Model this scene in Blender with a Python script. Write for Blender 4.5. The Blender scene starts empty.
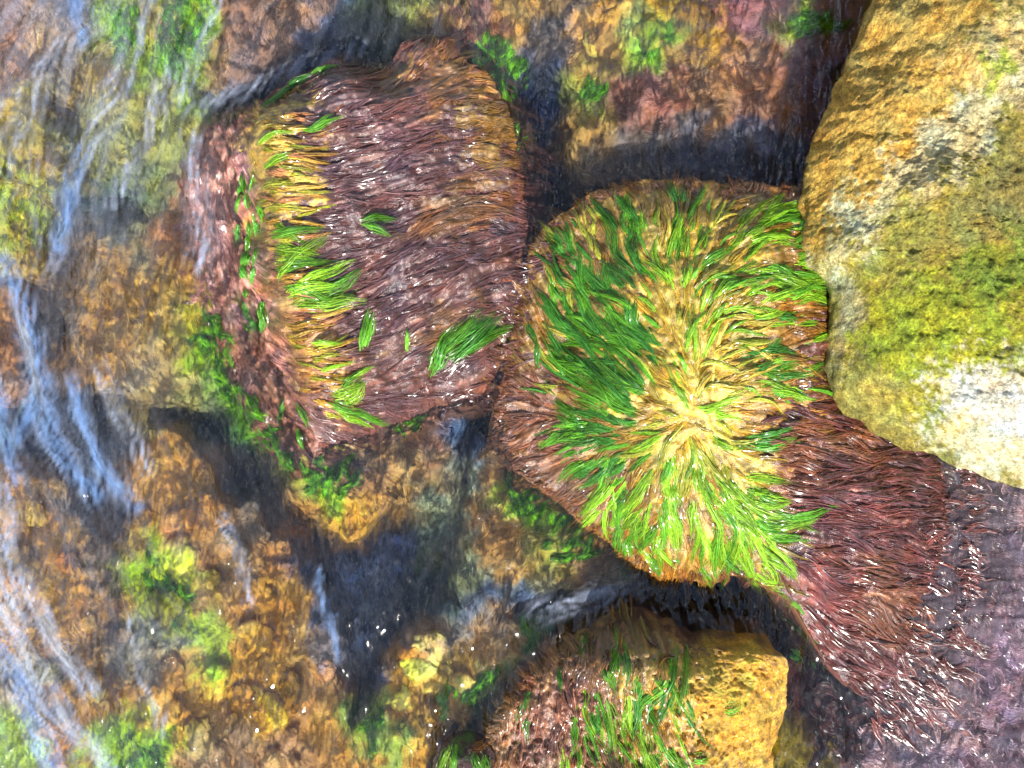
import bpy, math
import numpy as np

# ------------------------------------------------------------------ scale, camera, light
PPM = 400.0            # photograph pixels per metre at water level
CAMH = 3.0             # camera height over the water
SC = bpy.context.scene
COL = SC.collection

cd = bpy.data.cameras.new('camera')
cd.sensor_width = 36.0
cd.lens = 36.0 * CAMH / (1024 / PPM)
cd.clip_start = 0.05
cd.clip_end = 500.0
cam = bpy.data.objects.new('camera', cd)
cam.location = (0, 0, CAMH)
COL.objects.link(cam)
SC.camera = cam

SUN_EL, SUN_AZ = math.radians(52), math.radians(175)   # azimuth clockwise from +Y
w = bpy.data.worlds.new('World')
SC.world = w
w.use_nodes = True
nt = w.node_tree
sky = nt.nodes.new('ShaderNodeTexSky')
sky.sky_type = 'NISHITA'
sky.sun_disc = False
sky.sun_elevation = SUN_EL
sky.sun_rotation = SUN_AZ
# broken white cloud over the blue
tc = nt.nodes.new('ShaderNodeTexCoord')
cn = nt.nodes.new('ShaderNodeTexNoise'); cn.inputs['Scale'].default_value = 4.5; cn.inputs['Detail'].default_value = 5
nt.links.new(tc.outputs['Generated'], cn.inputs['Vector'])
cr_ = nt.nodes.new('ShaderNodeMapRange'); cr_.interpolation_type = 'SMOOTHSTEP'
cr_.inputs[1].default_value = .54; cr_.inputs[2].default_value = .63; cr_.inputs[4].default_value = .95
nt.links.new(cn.outputs['Fac'], cr_.inputs[0])
cm = nt.nodes.new('ShaderNodeMix'); cm.data_type = 'RGBA'; cm.inputs['B'].default_value = (10, 10.3, 11, 1)
nt.links.new(cr_.outputs[0], cm.inputs['Factor']); nt.links.new(sky.outputs[0], cm.inputs['A'])
nt.links.new(cm.outputs['Result'], nt.nodes['Background'].inputs[0])
nt.nodes['Background'].inputs[1].default_value = 0.1

sl = bpy.data.lights.new('sun', 'SUN')
sl.energy = 5.0
sl.angle = math.radians(0.5)
sl.color = (1.0, 0.955, 0.88)
sun = bpy.data.objects.new('sun', sl)
sun.rotation_euler = (math.radians(90) - SUN_EL, 0, math.pi - SUN_AZ)
COL.objects.link(sun)

SC.view_settings.view_transform = 'Standard'
SC.view_settings.look = 'None'
SC.view_settings.exposure = 0.8
SC.view_settings.gamma = 1.0
SC.cycles.transparent_max_bounces = 12
SC.cycles.max_bounces = 6

# ------------------------------------------------------------------ maths helpers
RNG = np.random.default_rng(7)

def P(u, v, z=0.0):
    """photograph pixel at height z -> world x, y"""
    s = (CAMH - np.asarray(z, float)) / CAMH
    return (np.asarray(u, float) - 512) / PPM * s, (384 - np.asarray(v, float)) / PPM * s

def UV(x, y, z):
    s = CAMH / (CAMH - z)
    return 512 + x * PPM * s, 384 - y * PPM * s

def srgb(c):
    c = np.asarray(c, float) / 255.0
    return np.where(c <= 0.04045, c / 12.92, ((c + 0.055) / 1.055) ** 2.4)

def sstep(a, b, x):
    t = np.clip((x - a) / (b - a), 0, 1)
    return t * t * (3 - 2 * t)

_perm = np.random.default_rng(3).permutation(4096)
_ang = np.random.default_rng(4).uniform(0, 2 * np.pi, 4096)
_gx, _gy = np.cos(_ang), np.sin(_ang)

def noise2(x, y, seed=0):
    x = np.asarray(x, float) + seed * 17.31
    y = np.asarray(y, float) - seed * 9.77
    xi = np.floor(x).astype(int); yi = np.floor(y).astype(int)
    fx = x - xi; fy = y - yi
    def g(ix, iy, dx, dy):
        h = _perm[(_perm[ix & 4095] + iy) & 4095]
        return _gx[h] * dx + _gy[h] * dy
    sx = fx * fx * fx * (fx * (fx * 6 - 15) + 10)
    sy = fy * fy * fy * (fy * (fy * 6 - 15) + 10)
    a = g(xi, yi, fx, fy); b = g(xi + 1, yi, fx - 1, fy)
    c = g(xi, yi + 1, fx, fy - 1); d = g(xi + 1, yi + 1, fx - 1, fy - 1)
    return ((a + (b - a) * sx) * (1 - sy) + (c + (d - c) * sx) * sy) * 1.5

def fbm(x, y, octv=4, seed=0, gain=0.5, ridge=False):
    o = 0; a = 1.0; f = 1.0
    for k in range(octv):
        n = noise2(x * f, y * f, seed + k)
        o = o + a * ((0.5 - np.abs(n)) if ridge else n)
        a *= gain; f *= 2.03
    return o

class TPS:
    def __init__(self, pts, vals, lam=1e-4):
        p = np.asarray(pts, float); n = len(p)
        K = self._k(np.linalg.norm(p[:, None] - p[None], axis=2)) + lam * np.eye(n)
        Q = np.hstack([np.ones((n, 1)), p])
        A = np.zeros((n + 3, n + 3)); A[:n, :n] = K; A[:n, n:] = Q; A[n:, :n] = Q.T
        b = np.zeros(n + 3); b[:n] = vals
        s = np.linalg.solve(A, b)
        self.p, self.w, self.a = p, s[:n], s[n:]
    @staticmethod
    def _k(r):
        return r * r * np.log(np.maximum(r, 1e-9))
    def __call__(self, x, y):
        sh = x.shape; x = x.ravel(); y = y.ravel()
        out = np.empty(len(x))
        for i in range(0, len(x), 50000):
            q = np.stack([x[i:i + 50000], y[i:i + 50000]], 1)
            r = np.sqrt(((q[:, None] - self.p[None]) ** 2).sum(2))
            out[i:i + 50000] = self._k(r) @ self.w + self.a[0] + q @ self.a[1:]
        return out.reshape(sh)

def catmull(pts, per=14):
    p = np.asarray(pts, float); n = len(p); out = []
    for i in range(n):
        a, b, c, d = p[i - 1], p[i], p[(i + 1) % n], p[(i + 2) % n]
        t = np.linspace(0, 1, per, endpoint=False)[:, None]
        out.append(0.5 * (2 * b + (c - a) * t + (2 * a - 5 * b + 4 * c - d) * t ** 2 + (3 * b - a - 3 * c + d) * t ** 3))
    return np.vstack(out)

# ------------------------------------------------------------------ mesh helpers
def mesh_obj(name, verts, quads, mat, colors=None, parent=None, smooth=True, kind=None, label=None, cat=None, group=None):
    v = np.ascontiguousarray(verts, dtype=np.float32).reshape(-1, 3)
    q = np.ascontiguousarray(quads, dtype=np.int32)
    k = q.shape[1]
    me = bpy.data.meshes.new(name)
    me.vertices.add(len(v)); me.vertices.foreach_set('co', v.ravel())
    me.loops.add(q.size); me.loops.foreach_set('vertex_index', q.ravel())
    me.polygons.add(len(q))
    me.polygons.foreach_set('loop_start', np.arange(0, q.size, k, dtype=np.int32))
    me.polygons.foreach_set('use_smooth', np.full(len(q), smooth, dtype=bool))
    me.update(calc_edges=True)
    if colors is not None:
        c = np.ones((len(v), 4), np.float32)
        cc = np.asarray(colors); cc = cc.reshape(-1, cc.shape[-1])
        c[:, :3] = np.clip(cc[:, :3], 0.002, 0.85)
        if cc.shape[1] == 4: c[:, 3] = cc[:, 3]
        at = me.color_attributes.new('Col', 'FLOAT_COLOR', 'POINT')
        at.data.foreach_set('color', c.ravel())
    me.materials.append(mat)
    o = bpy.data.objects.new(name, me)
    COL.objects.link(o)
    if parent is not None:
        o.parent = parent
    tag(o, label, cat, group, kind)
    return o

def tag(o, label=None, cat=None, group=None, kind=None):
    if label: o['label'] = label
    if cat: o['category'] = cat
    if group: o['group'] = group
    if kind: o['kind'] = kind
    return o

def empty(name, loc, label, cat, group=None):
    o = bpy.data.objects.new(name, None)
    o.empty_display_size = 0.03
    o.location = loc
    COL.objects.link(o)
    return tag(o, label, cat, group)

def grid_quads(nr, nc, wrap=False):
    r = np.arange(nr - 1)[:, None]; c = np.arange(nc if wrap else nc - 1)[None]
    c2 = (c + 1) % nc
    return np.stack([r * nc + c, r * nc + c2, (r + 1) * nc + c2, (r + 1) * nc + c], -1).reshape(-1, 4)

# ------------------------------------------------------------------ materials
def new_mat(name):
    m = bpy.data.materials.new(name); m.use_nodes = True
    n = m.node_tree.nodes; l = m.node_tree.links
    return m, n, l, n['Principled BSDF']

def add_noise(n, l, co, scale, detail=6, rough=0.6, dist=0.0):
    t = n.new('ShaderNodeTexNoise')
    t.inputs['Scale'].default_value = scale; t.inputs['Detail'].default_value = detail
    t.inputs['Roughness'].default_value = rough; t.inputs['Distortion'].default_value = dist
    l.new(co, t.inputs['Vector'])
    return t.outputs['Fac']

def mapr(n, l, src, a, b, c, d):
    m = n.new('ShaderNodeMapRange')
    for i, x in enumerate((a, b, c, d)): m.inputs[i + 1].default_value = x
    l.new(src, m.inputs[0])
    return m.outputs[0]

def rock_material(name, rough, spec, bump, fine, coat=0.0, vmin=0.55, vmax=1.45, coarse=35.0, bdist=0.006, swirl=0.0):
    m, n, l, b = new_mat(name)
    a = n.new('ShaderNodeAttribute'); a.attribute_name = 'Col'
    g = n.new('ShaderNodeNewGeometry')
    n1 = add_noise(n, l, g.outputs['Position'], fine, 8, 0.7, swirl)
    n2 = add_noise(n, l, g.outputs['Position'], coarse, 6, 0.65, 0.6)
    mx = n.new('ShaderNodeMath'); mx.operation = 'MULTIPLY'
    l.new(mapr(n, l, n1, 0.3, 0.7, vmin, vmax), mx.inputs[0]); l.new(mapr(n, l, n2, 0.3, 0.7, 0.7, 1.3), mx.inputs[1])
    sc = n.new('ShaderNodeVectorMath'); sc.operation = 'SCALE'
    l.new(a.outputs['Color'], sc.inputs[0]); l.new(mx.outputs[0], sc.inputs[3])
    l.new(sc.outputs[0], b.inputs['Base Color'])
    l.new(mapr(n, l, n2, 0.3, 0.7, rough - 0.12, rough + 0.12), b.inputs['Roughness'])
    b.inputs['Specular IOR Level'].default_value = spec
    b.inputs['Coat Weight'].default_value = coat
    b.inputs['Coat Roughness'].default_value = 0.15
    ad = n.new('ShaderNodeMath'); ad.operation = 'ADD'
    l.new(n1, ad.inputs[0]); l.new(n2, ad.inputs[1])
    bp = n.new('ShaderNodeBump'); bp.inputs['Strength'].default_value = bump; bp.inputs['Distance'].default_value = bdist
    l.new(ad.outputs[0], bp.inputs['Height']); l.new(bp.outputs[0], b.inputs['Normal'])
    return m

def strand_material(name, rough, spec, coat, trans=0.25):
    m, n, l, b = new_mat(name)
    a = n.new('ShaderNodeAttribute'); a.attribute_name = 'Col'
    g = n.new('ShaderNodeNewGeometry')
    n1 = add_noise(n, l, g.outputs['Position'], 160.0, 4, 0.6)
    sc = n.new('ShaderNodeVectorMath'); sc.operation = 'SCALE'
    l.new(a.outputs['Color'], sc.inputs[0]); l.new(mapr(n, l, n1, 0.3, 0.7, 0.65, 1.35), sc.inputs[3])
    l.new(sc.outputs[0], b.inputs['Base Color'])
    b.inputs['Roughness'].default_value = rough
    b.inputs['Specular IOR Level'].default_value = spec
    b.inputs['Coat Weight'].default_value = coat
    b.inputs['Coat Roughness'].default_value = 0.19; b.inputs['Coat IOR'].default_value = 1.7
    bp = n.new('ShaderNodeBump'); bp.inputs['Strength'].default_value = 0.5; bp.inputs['Distance'].default_value = 0.002
    l.new(n1, bp.inputs['Height']); l.new(bp.outputs[0], b.inputs['Normal'])
    if trans > 0:
        t = n.new('ShaderNodeBsdfTranslucent'); l.new(sc.outputs[0], t.inputs['Color'])
        mx = n.new('ShaderNodeMixShader'); mx.inputs[0].default_value = trans
        l.new(b.outputs[0], mx.inputs[1]); l.new(t.outputs[0], mx.inputs[2])
        l.new(mx.outputs[0], n['Material Output'].inputs['Surface'])
    return m

M_BOULDER = rock_material('lichen_granite', 0.75, 0.35, 1.0, 150.0, 0.0, 0.35, 1.7, 45.0, 0.016)
M_WET = rock_material('wet_rock', 0.4, 0.5, 1.0, 140.0, 0.2, 0.4, 1.6, 40.0, .012)
M_BED = rock_material('submerged_bed', 0.85, 0.1, 0.9, 70.0, 0.0, 0.62, 1.4, 40.0, 0.009, 1.2)
M_RED = strand_material('red_algae', 0.35, 0.7, 1.0, 0.12)
M_GREEN = strand_material('green_algae', 0.4, 0.5, 0.5, 0.3)
M_GOLD = strand_material('golden_algae', 0.4, 0.6, 1.0, 0.2)
def mat_material(name, rough, coat, crough):
    m, n, l, b = new_mat(name)
    a = n.new('ShaderNodeAttribute'); a.attribute_name = 'Col'
    g = n.new('ShaderNodeNewGeometry')
    n1 = add_noise(n, l, g.outputs['Position'], 320.0, 3, 0.7, 0.8)
    sc = n.new('ShaderNodeVectorMath'); sc.operation = 'SCALE'
    l.new(a.outputs['Color'], sc.inputs[0]); l.new(mapr(n, l, n1, 0.3, 0.7, 0.6, 1.4), sc.inputs[3])
    l.new(sc.outputs[0], b.inputs['Base Color'])
    b.inputs['Roughness'].default_value = rough; b.inputs['Specular IOR Level'].default_value = .6
    b.inputs['Coat Weight'].default_value = coat; b.inputs['Coat Roughness'].default_value = crough; b.inputs['Coat IOR'].default_value = 1.6
    bp = n.new('ShaderNodeBump'); bp.inputs['Strength'].default_value = .8; bp.inputs['Distance'].default_value = .0025
    l.new(n1, bp.inputs['Height']); l.new(bp.outputs[0], b.inputs['Normal']); l.new(bp.outputs[0], b.inputs['Coat Normal'])
    return m
M_MAT = mat_material('wet_algae_mat', .4, 1.0, .2)
M_SOFT = strand_material('submerged_algae', 0.8, 0.1, 0.0, 0.2)

# ------------------------------------------------------------------ colours of the submerged bed, with shade and sky reflection painted in
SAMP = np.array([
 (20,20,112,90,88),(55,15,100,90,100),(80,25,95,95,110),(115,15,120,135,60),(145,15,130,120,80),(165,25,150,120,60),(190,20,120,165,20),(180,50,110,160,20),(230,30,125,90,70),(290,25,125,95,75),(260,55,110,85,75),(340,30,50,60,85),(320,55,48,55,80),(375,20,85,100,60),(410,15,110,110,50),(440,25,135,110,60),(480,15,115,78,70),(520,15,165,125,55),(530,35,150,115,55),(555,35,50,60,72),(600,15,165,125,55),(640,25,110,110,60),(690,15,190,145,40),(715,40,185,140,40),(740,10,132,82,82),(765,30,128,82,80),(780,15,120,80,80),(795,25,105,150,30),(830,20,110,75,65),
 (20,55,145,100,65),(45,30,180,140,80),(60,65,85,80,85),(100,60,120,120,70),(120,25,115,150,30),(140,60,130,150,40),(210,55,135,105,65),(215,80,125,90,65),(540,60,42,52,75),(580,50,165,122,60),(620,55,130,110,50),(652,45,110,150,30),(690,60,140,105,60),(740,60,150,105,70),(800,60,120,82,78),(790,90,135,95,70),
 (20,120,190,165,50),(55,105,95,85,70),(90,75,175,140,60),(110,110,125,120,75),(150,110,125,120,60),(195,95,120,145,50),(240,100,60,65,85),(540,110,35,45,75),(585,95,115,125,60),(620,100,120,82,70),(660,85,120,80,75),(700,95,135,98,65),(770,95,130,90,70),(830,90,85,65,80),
 (20,165,170,155,30),(45,165,190,150,50),(60,150,120,120,80),(110,150,112,110,60),(150,165,100,100,55),(180,130,120,120,60),(540,160,35,48,80),(575,130,150,115,60),(590,165,95,80,65),(640,150,85,75,70),(700,145,75,70,75),(770,150,60,60,75),  # last samples hold the mound's cast shadow over the pool
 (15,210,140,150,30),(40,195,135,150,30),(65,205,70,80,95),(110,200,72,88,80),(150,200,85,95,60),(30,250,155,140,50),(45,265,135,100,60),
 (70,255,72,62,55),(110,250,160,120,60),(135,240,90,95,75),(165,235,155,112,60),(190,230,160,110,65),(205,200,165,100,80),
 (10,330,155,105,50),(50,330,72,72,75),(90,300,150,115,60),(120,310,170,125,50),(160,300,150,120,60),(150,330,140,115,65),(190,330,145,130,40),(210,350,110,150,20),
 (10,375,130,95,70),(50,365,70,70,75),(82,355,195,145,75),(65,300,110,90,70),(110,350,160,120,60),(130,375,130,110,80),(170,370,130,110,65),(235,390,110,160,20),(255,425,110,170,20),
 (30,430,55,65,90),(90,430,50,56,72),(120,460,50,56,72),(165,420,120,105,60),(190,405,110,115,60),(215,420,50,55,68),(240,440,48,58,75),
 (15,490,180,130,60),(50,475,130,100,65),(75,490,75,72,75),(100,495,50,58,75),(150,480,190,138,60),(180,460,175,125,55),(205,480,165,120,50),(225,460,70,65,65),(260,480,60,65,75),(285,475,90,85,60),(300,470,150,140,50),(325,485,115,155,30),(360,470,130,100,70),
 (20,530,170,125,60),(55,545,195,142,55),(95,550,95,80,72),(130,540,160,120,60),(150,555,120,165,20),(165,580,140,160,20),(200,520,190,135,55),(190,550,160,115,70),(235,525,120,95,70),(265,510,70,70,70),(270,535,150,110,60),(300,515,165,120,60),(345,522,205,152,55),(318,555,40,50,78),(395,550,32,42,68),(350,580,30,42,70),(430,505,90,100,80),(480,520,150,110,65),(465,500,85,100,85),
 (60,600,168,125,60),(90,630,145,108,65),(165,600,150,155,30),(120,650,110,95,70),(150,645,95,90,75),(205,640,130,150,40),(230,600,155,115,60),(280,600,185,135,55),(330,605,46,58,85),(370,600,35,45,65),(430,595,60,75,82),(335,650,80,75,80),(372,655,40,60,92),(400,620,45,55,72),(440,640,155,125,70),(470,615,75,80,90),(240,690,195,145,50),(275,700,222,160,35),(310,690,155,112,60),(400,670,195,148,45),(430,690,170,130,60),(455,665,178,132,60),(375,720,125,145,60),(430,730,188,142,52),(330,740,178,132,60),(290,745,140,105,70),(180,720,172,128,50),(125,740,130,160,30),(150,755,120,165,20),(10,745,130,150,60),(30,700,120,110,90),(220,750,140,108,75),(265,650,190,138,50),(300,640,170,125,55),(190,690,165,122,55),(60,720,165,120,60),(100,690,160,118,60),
 (990,490,80,62,75),(960,560,125,92,95),(1000,620,115,80,95),(900,720,110,85,100),(1000,740,118,85,98),(950,690,128,95,85),(870,745,100,80,92),(940,640,140,105,80),(1015,540,100,72,88),(985,690,105,75,95),(805,750,140,120,30),(680,598,30,26,26),(720,606,26,23,24),(765,628,26,22,22),(800,690,60,28,22),(820,700,70,25,18),  # near-black samples paint the shade of the hollow into the bed
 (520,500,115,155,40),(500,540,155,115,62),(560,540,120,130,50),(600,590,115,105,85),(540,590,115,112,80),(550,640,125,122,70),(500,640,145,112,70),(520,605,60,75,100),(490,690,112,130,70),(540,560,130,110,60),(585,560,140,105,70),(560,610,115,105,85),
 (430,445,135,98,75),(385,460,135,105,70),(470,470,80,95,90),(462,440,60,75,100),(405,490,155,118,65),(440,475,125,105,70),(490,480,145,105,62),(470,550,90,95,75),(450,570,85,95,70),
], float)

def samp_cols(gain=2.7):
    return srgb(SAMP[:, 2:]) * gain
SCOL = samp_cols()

def bed_color(x, y, z):
    u, v = UV(x, y, z)
    sh = u.shape; u = u.ravel(); v = v.ravel()
    n1 = fbm(u / 40, v / 40, 4, 11); n2 = fbm(u / 40, v / 40, 4, 23)
    n3 = fbm(u / 9, v / 13, 3, 31); n4 = fbm(u / 9, v / 13, 3, 37)
    uu = u + 20 * n1 + 6 * n3; vv = v + 20 * n2 + 6 * n4
    out = np.empty((len(u), 3))
    for i in range(0, len(u), 30000):
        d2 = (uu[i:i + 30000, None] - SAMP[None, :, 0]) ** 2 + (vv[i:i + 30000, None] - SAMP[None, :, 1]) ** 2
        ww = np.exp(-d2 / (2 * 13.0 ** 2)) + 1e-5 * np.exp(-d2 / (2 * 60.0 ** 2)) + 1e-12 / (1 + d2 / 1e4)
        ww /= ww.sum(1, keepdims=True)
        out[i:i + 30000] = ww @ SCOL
    # mottling: tufts lighter and darker, warmer and cooler
    m = fbm(u / 14, v / 18, 4, 41)
    k = fbm((u + 9 * n3 + 16 * n1) / 3.2, (v + 9 * n4) / 9, 2, 47)  # warped streaks paint rippled refraction into the bed colour
    out *= np.exp(0.5 * m + .14 * k + .05)[:, None]
    t = fbm(u / 25, v / 25, 3, 53)[:, None]
    out *= np.exp(t * np.array([0.15, -0.02, -0.3]))
    mx_ = out.max(1, keepdims=True)                      # strong colours keep their hue
    out = out * (.72 * (1 - np.exp(-mx_ / .72)) / np.maximum(mx_, 1e-6))
    return np.clip(out, 0.004, 0.8).reshape(sh + (3,))

# ------------------------------------------------------------------ rocks
class Rock:
    """closed star-shaped rock: top surface through given heights, sides down to the bed"""
    def __init__(self, outline, ctrl, center, skirt=((0.03, 0.06), (0.06, 0.16), (0.09, 0.4)), lump=0.012, lfreq=9.0, edge_noise=0.03, seed=0, ridge=0.0, fine=0.0):
        self.fine = fine
        o = np.array([(p[0], p[1], p[2] if len(p) > 2 else 0.0) for p in outline], float)
        ox, oy = P(o[:, 0], o[:, 1], o[:, 2])
        cz = float(np.mean([c[2] for c in ctrl])) if len(ctrl) else 0.0
        self.c = np.array(P(center[0], center[1], cz))
        d = catmull(np.stack([ox, oy, o[:, 2]], 1))
        th = np.arctan2(d[:, 1] - self.c[1], d[:, 0] - self.c[0]); r = np.hypot(d[:, 0] - self.c[0], d[:, 1] - self.c[1])
        i = np.argsort(th); self.th, self.r, self.ze = th[i], r[i], d[i, 2]
        self.en, self.seed = edge_noise, seed
        cc = np.array(ctrl, float).reshape(-1, 3)
        cx, cy = P(cc[:, 0], cc[:, 1], cc[:, 2])
        sub = d[::7]
        self.tps = TPS(np.vstack([np.stack([cx, cy], 1), sub[:, :2]]), np.concatenate([cc[:, 2], sub[:, 2]]), 2e-4)
        self.lump, self.lf, self.skirt, self.ridge = lump, lfreq, skirt, ridge
    def edge(self, t):
        r = np.interp(t, self.th, self.r, period=2 * np.pi); z = np.interp(t, self.th, self.ze, period=2 * np.pi)
        n = fbm(3.5 * np.cos(t) + self.seed, 3.5 * np.sin(t), 4, 60 + self.seed)
        return r * (1 + self.en * n), z
    def top(self, x, y):
        z = self.tps(x, y)
        z = z + self.lump * fbm(x * self.lf, y * self.lf, 5, 70 + self.seed, 0.55)
        if self.ridge:
            z = z + self.ridge * fbm(x * self.lf * 1.7 + 5, y * self.lf * 1.7, 5, 90 + self.seed, 0.6, True)
        if self.fine:
            z = z + self.fine * fbm(x * 55, y * 80, 4, 95, 0.65) + self.fine * .8 * fbm((x + y) * 22, (y - x) * 60, 4, 96, 0.6, True)
        return z
    def height(self, x, y):
        dx, dy = x - self.c[0], y - self.c[1]
        t = np.arctan2(dy, dx); r = np.hypot(dx, dy); re, ze = self.edge(t)
        rr = np.minimum(r, re)
        k = rr / np.maximum(r, 1e-9)
        z = self.top(self.c[0] + dx * k, self.c[1] + dy * k)
        out = np.maximum(r - re, 0)
        s = np.array([(0, 0)] + list(self.skirt))
        if self.skirt[-1][0] > 0:
            z = z - np.where(out > 0, np.interp(out, s[:, 0], s[:, 1], right=9.0), 0)
        else:
            z = z - np.where(out > 0, 9.0, 0)
        return z
    def mesh(self, na, nr):
        t = np.linspace(-np.pi, np.pi, na, endpoint=False)
        re, ze = self.edge(t)
        rho = np.linspace(0.004, 1, nr) ** 0.85
        X = self.c[0] + np.cos(t)[None] * re[None] * rho[:, None]
        Y = self.c[1] + np.sin(t)[None] * re[None] * rho[:, None]
        Z = self.top(X, Y)
        rows = [(X, Y, Z)]
        pd, pz = 0.0, 0.0
        sk = []
        for (d, dz) in self.skirt:
            for f in (0.34, 0.67, 1.0):
                sk.append((pd + (d - pd) * f, pz + (dz - pz) * f))
            pd, pz = d, dz
        for d, dz in sk:
            jn = 0.012 * fbm(X[-1] * 14 + dz * 20, Y[-1] * 14 + dz * 13, 3, 99 + self.seed)
            rows.append((X[-1:] + np.cos(t)[None] * (d + jn), Y[-1:] + np.sin(t)[None] * (d + jn), Z[-1:] - dz))
        X = np.vstack([a[0] for a in rows]); Y = np.vstack([a[1] for a in rows]); Z = np.vstack([a[2] for a in rows])
        V = np.stack([X, Y, Z], -1)
        n = V.shape[0]
        q = grid_quads(n, na, True)
        V = V.reshape(-1, 3)
        q = q[:, [0, 3, 2, 1]] if False else q
        # close top and bottom
        return V, q, (n, na)

def rock_obj(name, rk, na, nr, mat, colfn, label, cat, group=None):
    V, q, (n, m) = rk.mesh(na, nr)
    top = rk.c; tz = float(rk.top(np.array([top[0]]), np.array([top[1]]))[0])
    V = np.vstack([V, [[top[0], top[1], tz]], [[top[0], top[1], V[-1, 2] - 0.01]]])
    i = np.arange(m); j = (i + 1) % m
    capt = np.stack([np.full(m, n * m), i, j, j], 1)
    capb = np.stack([np.full(m, n * m + 1), (n - 1) * m + j, (n - 1) * m + i, (n - 1) * m + i], 1)
    c = colfn(V[:, 0], V[:, 1], V[:, 2])
    # quads first, caps as triangles in a second pass: build with tris for everything to stay uniform
    tri = np.vstack([np.stack([q[:, 0], q[:, 1], q[:, 2]], 1), np.stack([q[:, 0], q[:, 2], q[:, 3]], 1), capt[:, :3], capb[:, :3]])
    tri[: 2 * len(q)] = tri[: 2 * len(q)][:, [0, 2, 1]]
    return mesh_obj(name, V, tri[:, [0, 1, 2]], mat, c, None, True, None, label, cat, group)

def layered(base, layers, var=0.35, seed=0, fr=16, warp=14):
    """albedo from soft-edged patches; layers: (u, v, ru, rv, angle_deg, rgb, strength)"""
    def f(x, y, z):
        u, v = UV(x, y, z)
        a = fbm(u / 35, v / 35, 4, 130 + seed); b = fbm(u / 35, v / 35, 4, 150 + seed)
        uu = u + warp * 1.6 * a; vv = v + warp * 1.6 * b
        e = fbm(u / 7, v / 7, 4, 170 + seed)
        c = np.broadcast_to(srgb(base), u.shape + (3,)).copy()
        for (cu, cv, ru, rv, ang, rgb, st) in layers:
            t = math.radians(ang); du, dv = uu - cu, vv - cv
            p = (du * math.cos(t) + dv * math.sin(t)) / ru; q = (-du * math.sin(t) + dv * math.cos(t)) / rv
            d = np.sqrt(p * p + q * q)
            m = (sstep(1.25, 0.6, d + 0.45 * e) * st)[..., None]
            c = c * (1 - m) + srgb(rgb) * m
        c *= np.exp(var * fbm(u / fr, v / fr, 5, 190 + seed, 0.65))[..., None]
        c *= np.exp(fbm(u / 30, v / 30, 3, 210 + seed)[..., None] * np.array([0.2, 0.0, -0.3]))
        return c
    return f

# ---- the three shore rocks and the big boulder
R1 = Rock(
    [(256,112,.03),(285,92,.06),(312,76,.08),(332,62,.06),(352,66,.02),(374,74,.0),(392,60,.0),(408,44,0),(450,44,0),(492,84,0),(512,140,0),(524,195,0),(520,255,0),(514,305,.0),(502,360,0),(470,396,0),(425,408,.01),(385,424,.01),(335,442,0),(302,464,-.06),(262,425,-.1),(232,370,-.11),(208,310,-.12),(196,250,-.12),(190,190,-.12),(200,140,-.1),(228,116,-.07)],
    [(264,128,.22),(270,180,.24),(276,230,.25),(287,290,.25),(309,360,.21),(332,405,.15),(300,100,.17),(345,84,.21),(368,110,.21),(330,95,.21),(330,150,.22),(340,220,.23),(350,300,.21),(380,370,.14),(420,150,.16),(440,80,.08),(470,130,.07),(440,230,.14),(430,300,.14),(480,220,.07),(470,320,.07),(440,370,.07),(250,180,.03),(252,240,.01),(262,300,.0),(285,370,.0),(228,200,-.045),(235,270,-.05),(255,350,-.05),(290,425,-.025)],
    (345,250), lump=.02, lfreq=8, seed=1, ridge=.012)
R2 = Rock(
    [(492,430,-.02),(503,380,0),(514,325,0),(524,268,0),(545,226,.0),(585,198,.02),(632,183,.05),(700,184,.09),(760,187,.1),(812,190,.1),(850,240,.1),(862,330,.1),(880,420,.07),(935,455,.02),(945,505,.0),(938,565,0),(905,635,-.005),(878,690,-.015),(840,680,0),(815,650,.02),(796,612,.06),(758,585,.09),(735,577,.1),(690,582,.06),(640,570,.03),(600,535,0),(558,503,0),(520,474,-.01)],
    [(680,390,.27),(700,320,.27),(720,430,.26),(660,300,.23),(620,330,.18),(580,340,.11),(545,340,.05),(600,420,.16),(560,420,.07),(640,450,.19),(600,480,.09),(640,520,.12),(690,480,.23),(700,540,.17),(760,480,.23),(760,540,.18),(650,215,.14),(590,240,.07),(720,230,.2),(780,260,.23),(780,330,.25),(790,400,.24),(840,450,.17),(850,520,.15),(890,490,.09),(860,590,.08),(900,560,.05),(830,620,.06),(855,650,.03),(800,560,.15)],
    (690,400), skirt=((0.0,0.05),(-0.01,0.14),(0.03,0.4)), lump=.016, lfreq=9, seed=2, ridge=.008)
R3 = Rock(
    [(486,730,-.02),(512,690,-.01),(545,660,0),(572,636,0),(605,618,.02),(642,612,.05),(672,625,.09),(692,640,.15),(735,650,.2),(786,658,.2),(784,705,.17),(774,745,.14),(776,800,.1),(780,880,.05),(700,930,0),(600,930,0),(520,880,-.03),(480,800,-.03)],
    [(640,646,.21),(690,664,.225),(740,680,.235),(700,740,.24),(760,730,.21),(620,700,.17),(580,690,.11),(550,720,.06),(520,740,.02),(560,660,.04),(602,642,.12),(630,780,.22),(560,800,.08),(700,850,.15)],
    (640,760), skirt=((0.0,0.06),(0.0,0.16),(0.02,0.4)), lump=.014, lfreq=12, seed=3, ridge=.016, fine=.005)
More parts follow.
